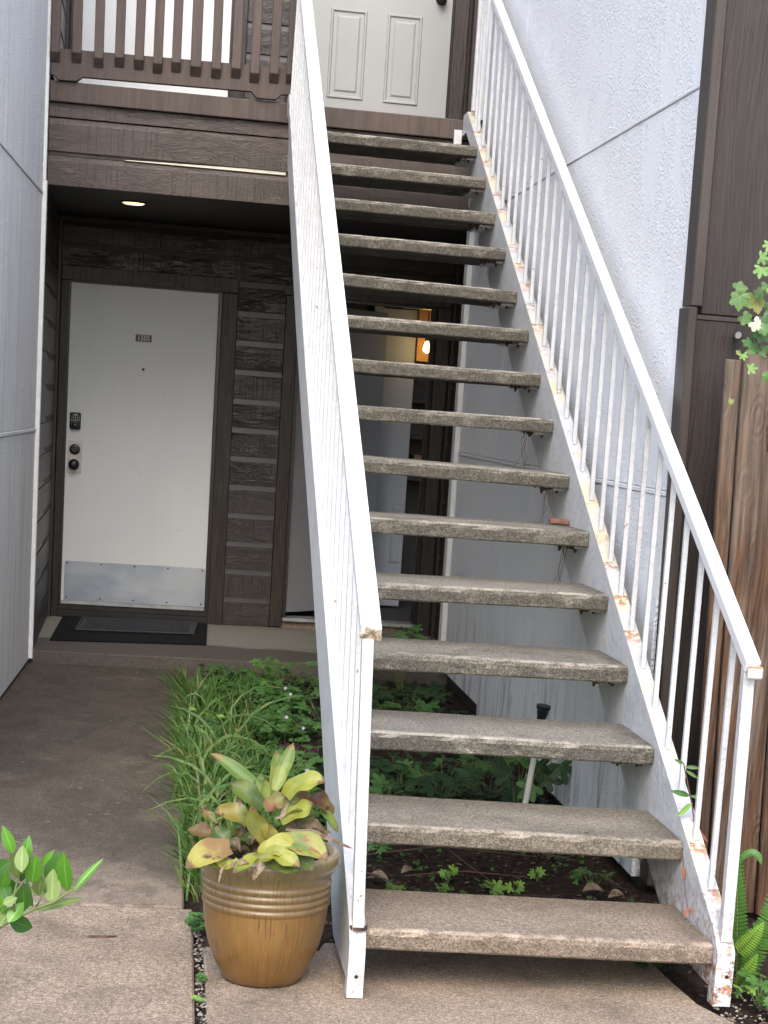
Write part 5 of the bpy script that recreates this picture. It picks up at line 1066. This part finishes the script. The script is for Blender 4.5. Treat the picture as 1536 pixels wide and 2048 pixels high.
stuff(cover('gc', '', '', [T_clov['ud']], [(1.2, 2.18, -6.9, -5.5), (2.2, 2.8, -7.9, -6.6)], 420, .012, .03, 3, .0, .02).build('ground_cover', LM['ug'], recalc=False), 'sparse tiny green leaves scattered on bare soil behind the bottom step and by the fence', 'ground cover')
# leaf litter
mb = MB(); rnd = random.Random(6)
for _ in range(5200):
    reg = rnd.random()
    if reg < .62: x, y = rnd.uniform(1.15, 2.2), rnd.uniform(-6.95, -4.0)
    elif reg < .75: x, y = rnd.uniform(.8, 1.25), rnd.uniform(-7.0, -5.5)
    elif reg < .82: x, y = rnd.uniform(.765, .795), rnd.uniform(-9, -6.9)
    elif reg < .9: x, y = rnd.uniform(2.1, 2.6), rnd.uniform(-8.0, -6.9)
    else: x, y = rnd.uniform(1.15, 2.2), rnd.uniform(-4, -1.8)
    s = rnd.uniform(.004, .015) * (.45 if .8 > x else 1); a = rnd.uniform(0, 6.28); m_ = frame((x, y, SZ + rnd.uniform(-.006, .012)), (math.cos(a), math.sin(a), rnd.uniform(-.3, .3)), (rnd.uniform(-.5, .5), rnd.uniform(-.5, .5), 1), s)
    mb.add([m_ @ Vector(v) for v in ((0, -1, 0), (.45, -.2, .25), (0, 1.2, .1), (-.45, 0, .3))], [(0, 1, 2, 3)])
stuff(mb.build('leaf_litter', LM['li'], recalc=False), 'brown dead leaf fragments covering the soil under the lower steps', 'leaf litter')
# pebbles in the path joint and at the fence foot
mb = MB()
for _ in range(420):
    if rnd.random() < .5: x, y = rnd.uniform(.768, .792), rnd.uniform(-8.3, -6.7)
    else: x, y = rnd.uniform(2.13, 2.4), rnd.uniform(-7.75, -7.3)
    s = rnd.uniform(.0025, .006); mb.add([(x + s*a, y + s*b, -.152 + s*c) for a, b, c in ((1, 0, 0), (0, 1, .1), (-1, 0, 0), (0, -1, -.1), (0, 0, .8), (0, 0, -.7))], [(0,1,4),(1,2,4),(2,3,4),(3,0,4),(1,0,5),(2,1,5),(3,2,5),(0,3,5)])
stuff(mb.build('gravel', m_plain('grey_grit', (.22, .20, .17), .9, var=.6, sc=90), recalc=False), 'grey grit and crumbs of stone in the path joint and beside the stair post', 'gravel')
# twigs
tw = [([(1.24, -6.12, -.12), (1.36, -6.22, -.125), (1.43, -6.32, -.14)], .0042, 'reddish brown curved twig at the left above the bottom step'),
      ([(1.40, -6.5, -.145), (1.62, -6.46, -.135), (1.78, -6.38, -.13), (1.92, -6.36, -.14)], .0045, 'long brown root lying across the soil just behind the bottom step'),
      ([(1.30, -5.95, -.13), (1.62, -5.80, -.12), (1.95, -5.86, -.13)], .0035, 'thin brown twig crossing the shaded soil left to centre'),
      ([(1.62, -5.85, -.10), (1.68, -6.05, -.12), (1.74, -6.2, -.14)], .0018, 'pale thin stalk slanting in the middle above the bottom step'),
      ([(1.96, -5.9, -.11), (2.03, -5.92, -.115), (2.07, -5.93, -.12)], .0028, 'short red-brown twig at the right above the bottom step'),
      ([(1.45, -6.15, -.14), (1.66, -6.1, -.13), (1.86, -6.15, -.13)], .0030, 'dark straight twig in the middle of the shaded soil'),
      ([(.60, -4.25, -.142), (.68, -4.30, -.13), (.78, -4.28, -.12)], .0022, 'forked dark twig lying over the sidewalk edge beside the grass'),
      ([(.62, -5.0, -.142), (.72, -5.25, -.13), (.80, -5.3, -.12)], .0014, 'bent straw-coloured stalk over the sidewalk edge')]
for pts, r, lab in tw: tag(MB().tube(pts, [r, r, r*.7, r*.5][:len(pts)], 6).build('twig', MAT['twig'], smooth=True), lab, 'twig', 'twigs on the ground')
tag(MB().tube([(1.272, -7.10, .0225), (1.262, -7.16, .0235), (1.275, -7.17, .0235), (1.290, -7.13, .0235), (1.288, -7.20, .0235), (1.277, -7.28, .0225)], .0014, 5).build('twig', MAT['twig']), 'small curled dark tendril lying on the bottom step at left', 'twig')
tag(MB().hexa([(x, y, z) for z in (-.143, -.139) for x, y in ((.28, -6.98), (.50, -6.93), (.50, -6.915), (.30, -6.955))] if False else [(x, y, z) for z in (-.147, -.143) for x, y in ((.475, -6.935), (.545, -6.925), (.555, -6.915), (.48, -6.92))]).build('bark_chip', MAT['twig']), 'thin dark bark sliver lying on the front path slab', 'bark')
tag(link('fallen_leaf', tpl_ovate('fallen_leaf', LM['t'], .5), None, frame((1.84, -6.97, .214), (1, .1, 0), (0, 0, 1), .022)), 'tiny tan leaf lying on the second step', 'leaf')
for k, (x, y, s, lab) in enumerate([(1.33, -6.2, .075, 'grey-brown curled dead leaf at the left above the bottom step'), (2.02, -6.28, .07, 'curled tan dead leaf at the right near the wall foot'), (2.09, -6.35, .06, 'second curled tan dead leaf nearer the wall foot'), (1.45, -6.12, .055, 'small pale dead leaf left of centre above the bottom step')]):
    tag(link('dead_leaf', tpl_ovate('dead_leaf', LM['t'], .55, .7, .6), None, frame((x, y, -.135), (1, .4*k - .6, .2), (0, -.5, 1), s)), lab, 'leaf', 'dead leaves above the bottom step')

mb = MB(); rnd = random.Random(99)
for _ in range(170):
    x, y = (rnd.uniform(.1, .74), rnd.uniform(-8.2, -1.9)) if rnd.random() < .55 else (rnd.uniform(.80, 2.05), rnd.uniform(-7.9, -7.15))
    if y < -6.6 and x < .2: continue
    if rnd.random() < .5: x = .74 - abs(rnd.gauss(0, .06)) if x < .75 else x
    s = rnd.uniform(.002, .0055); a = rnd.uniform(0, 6.28); m_ = frame((x, y, GZ + .002), (math.cos(a), math.sin(a), 0), (rnd.uniform(-.2, .2), rnd.uniform(-.2, .2), 1), s)
    mb.add([m_ @ Vector(v) for v in ((0, -1, 0), (.45, -.2, .25), (0, 1.3, .1), (-.45, 0, .3))], [(0, 1, 2, 3)])
stuff(mb.build('leaf_debris', LM['li'], recalc=False), 'tiny brown leaf crumbs scattered over the sidewalk and path slabs', 'debris')
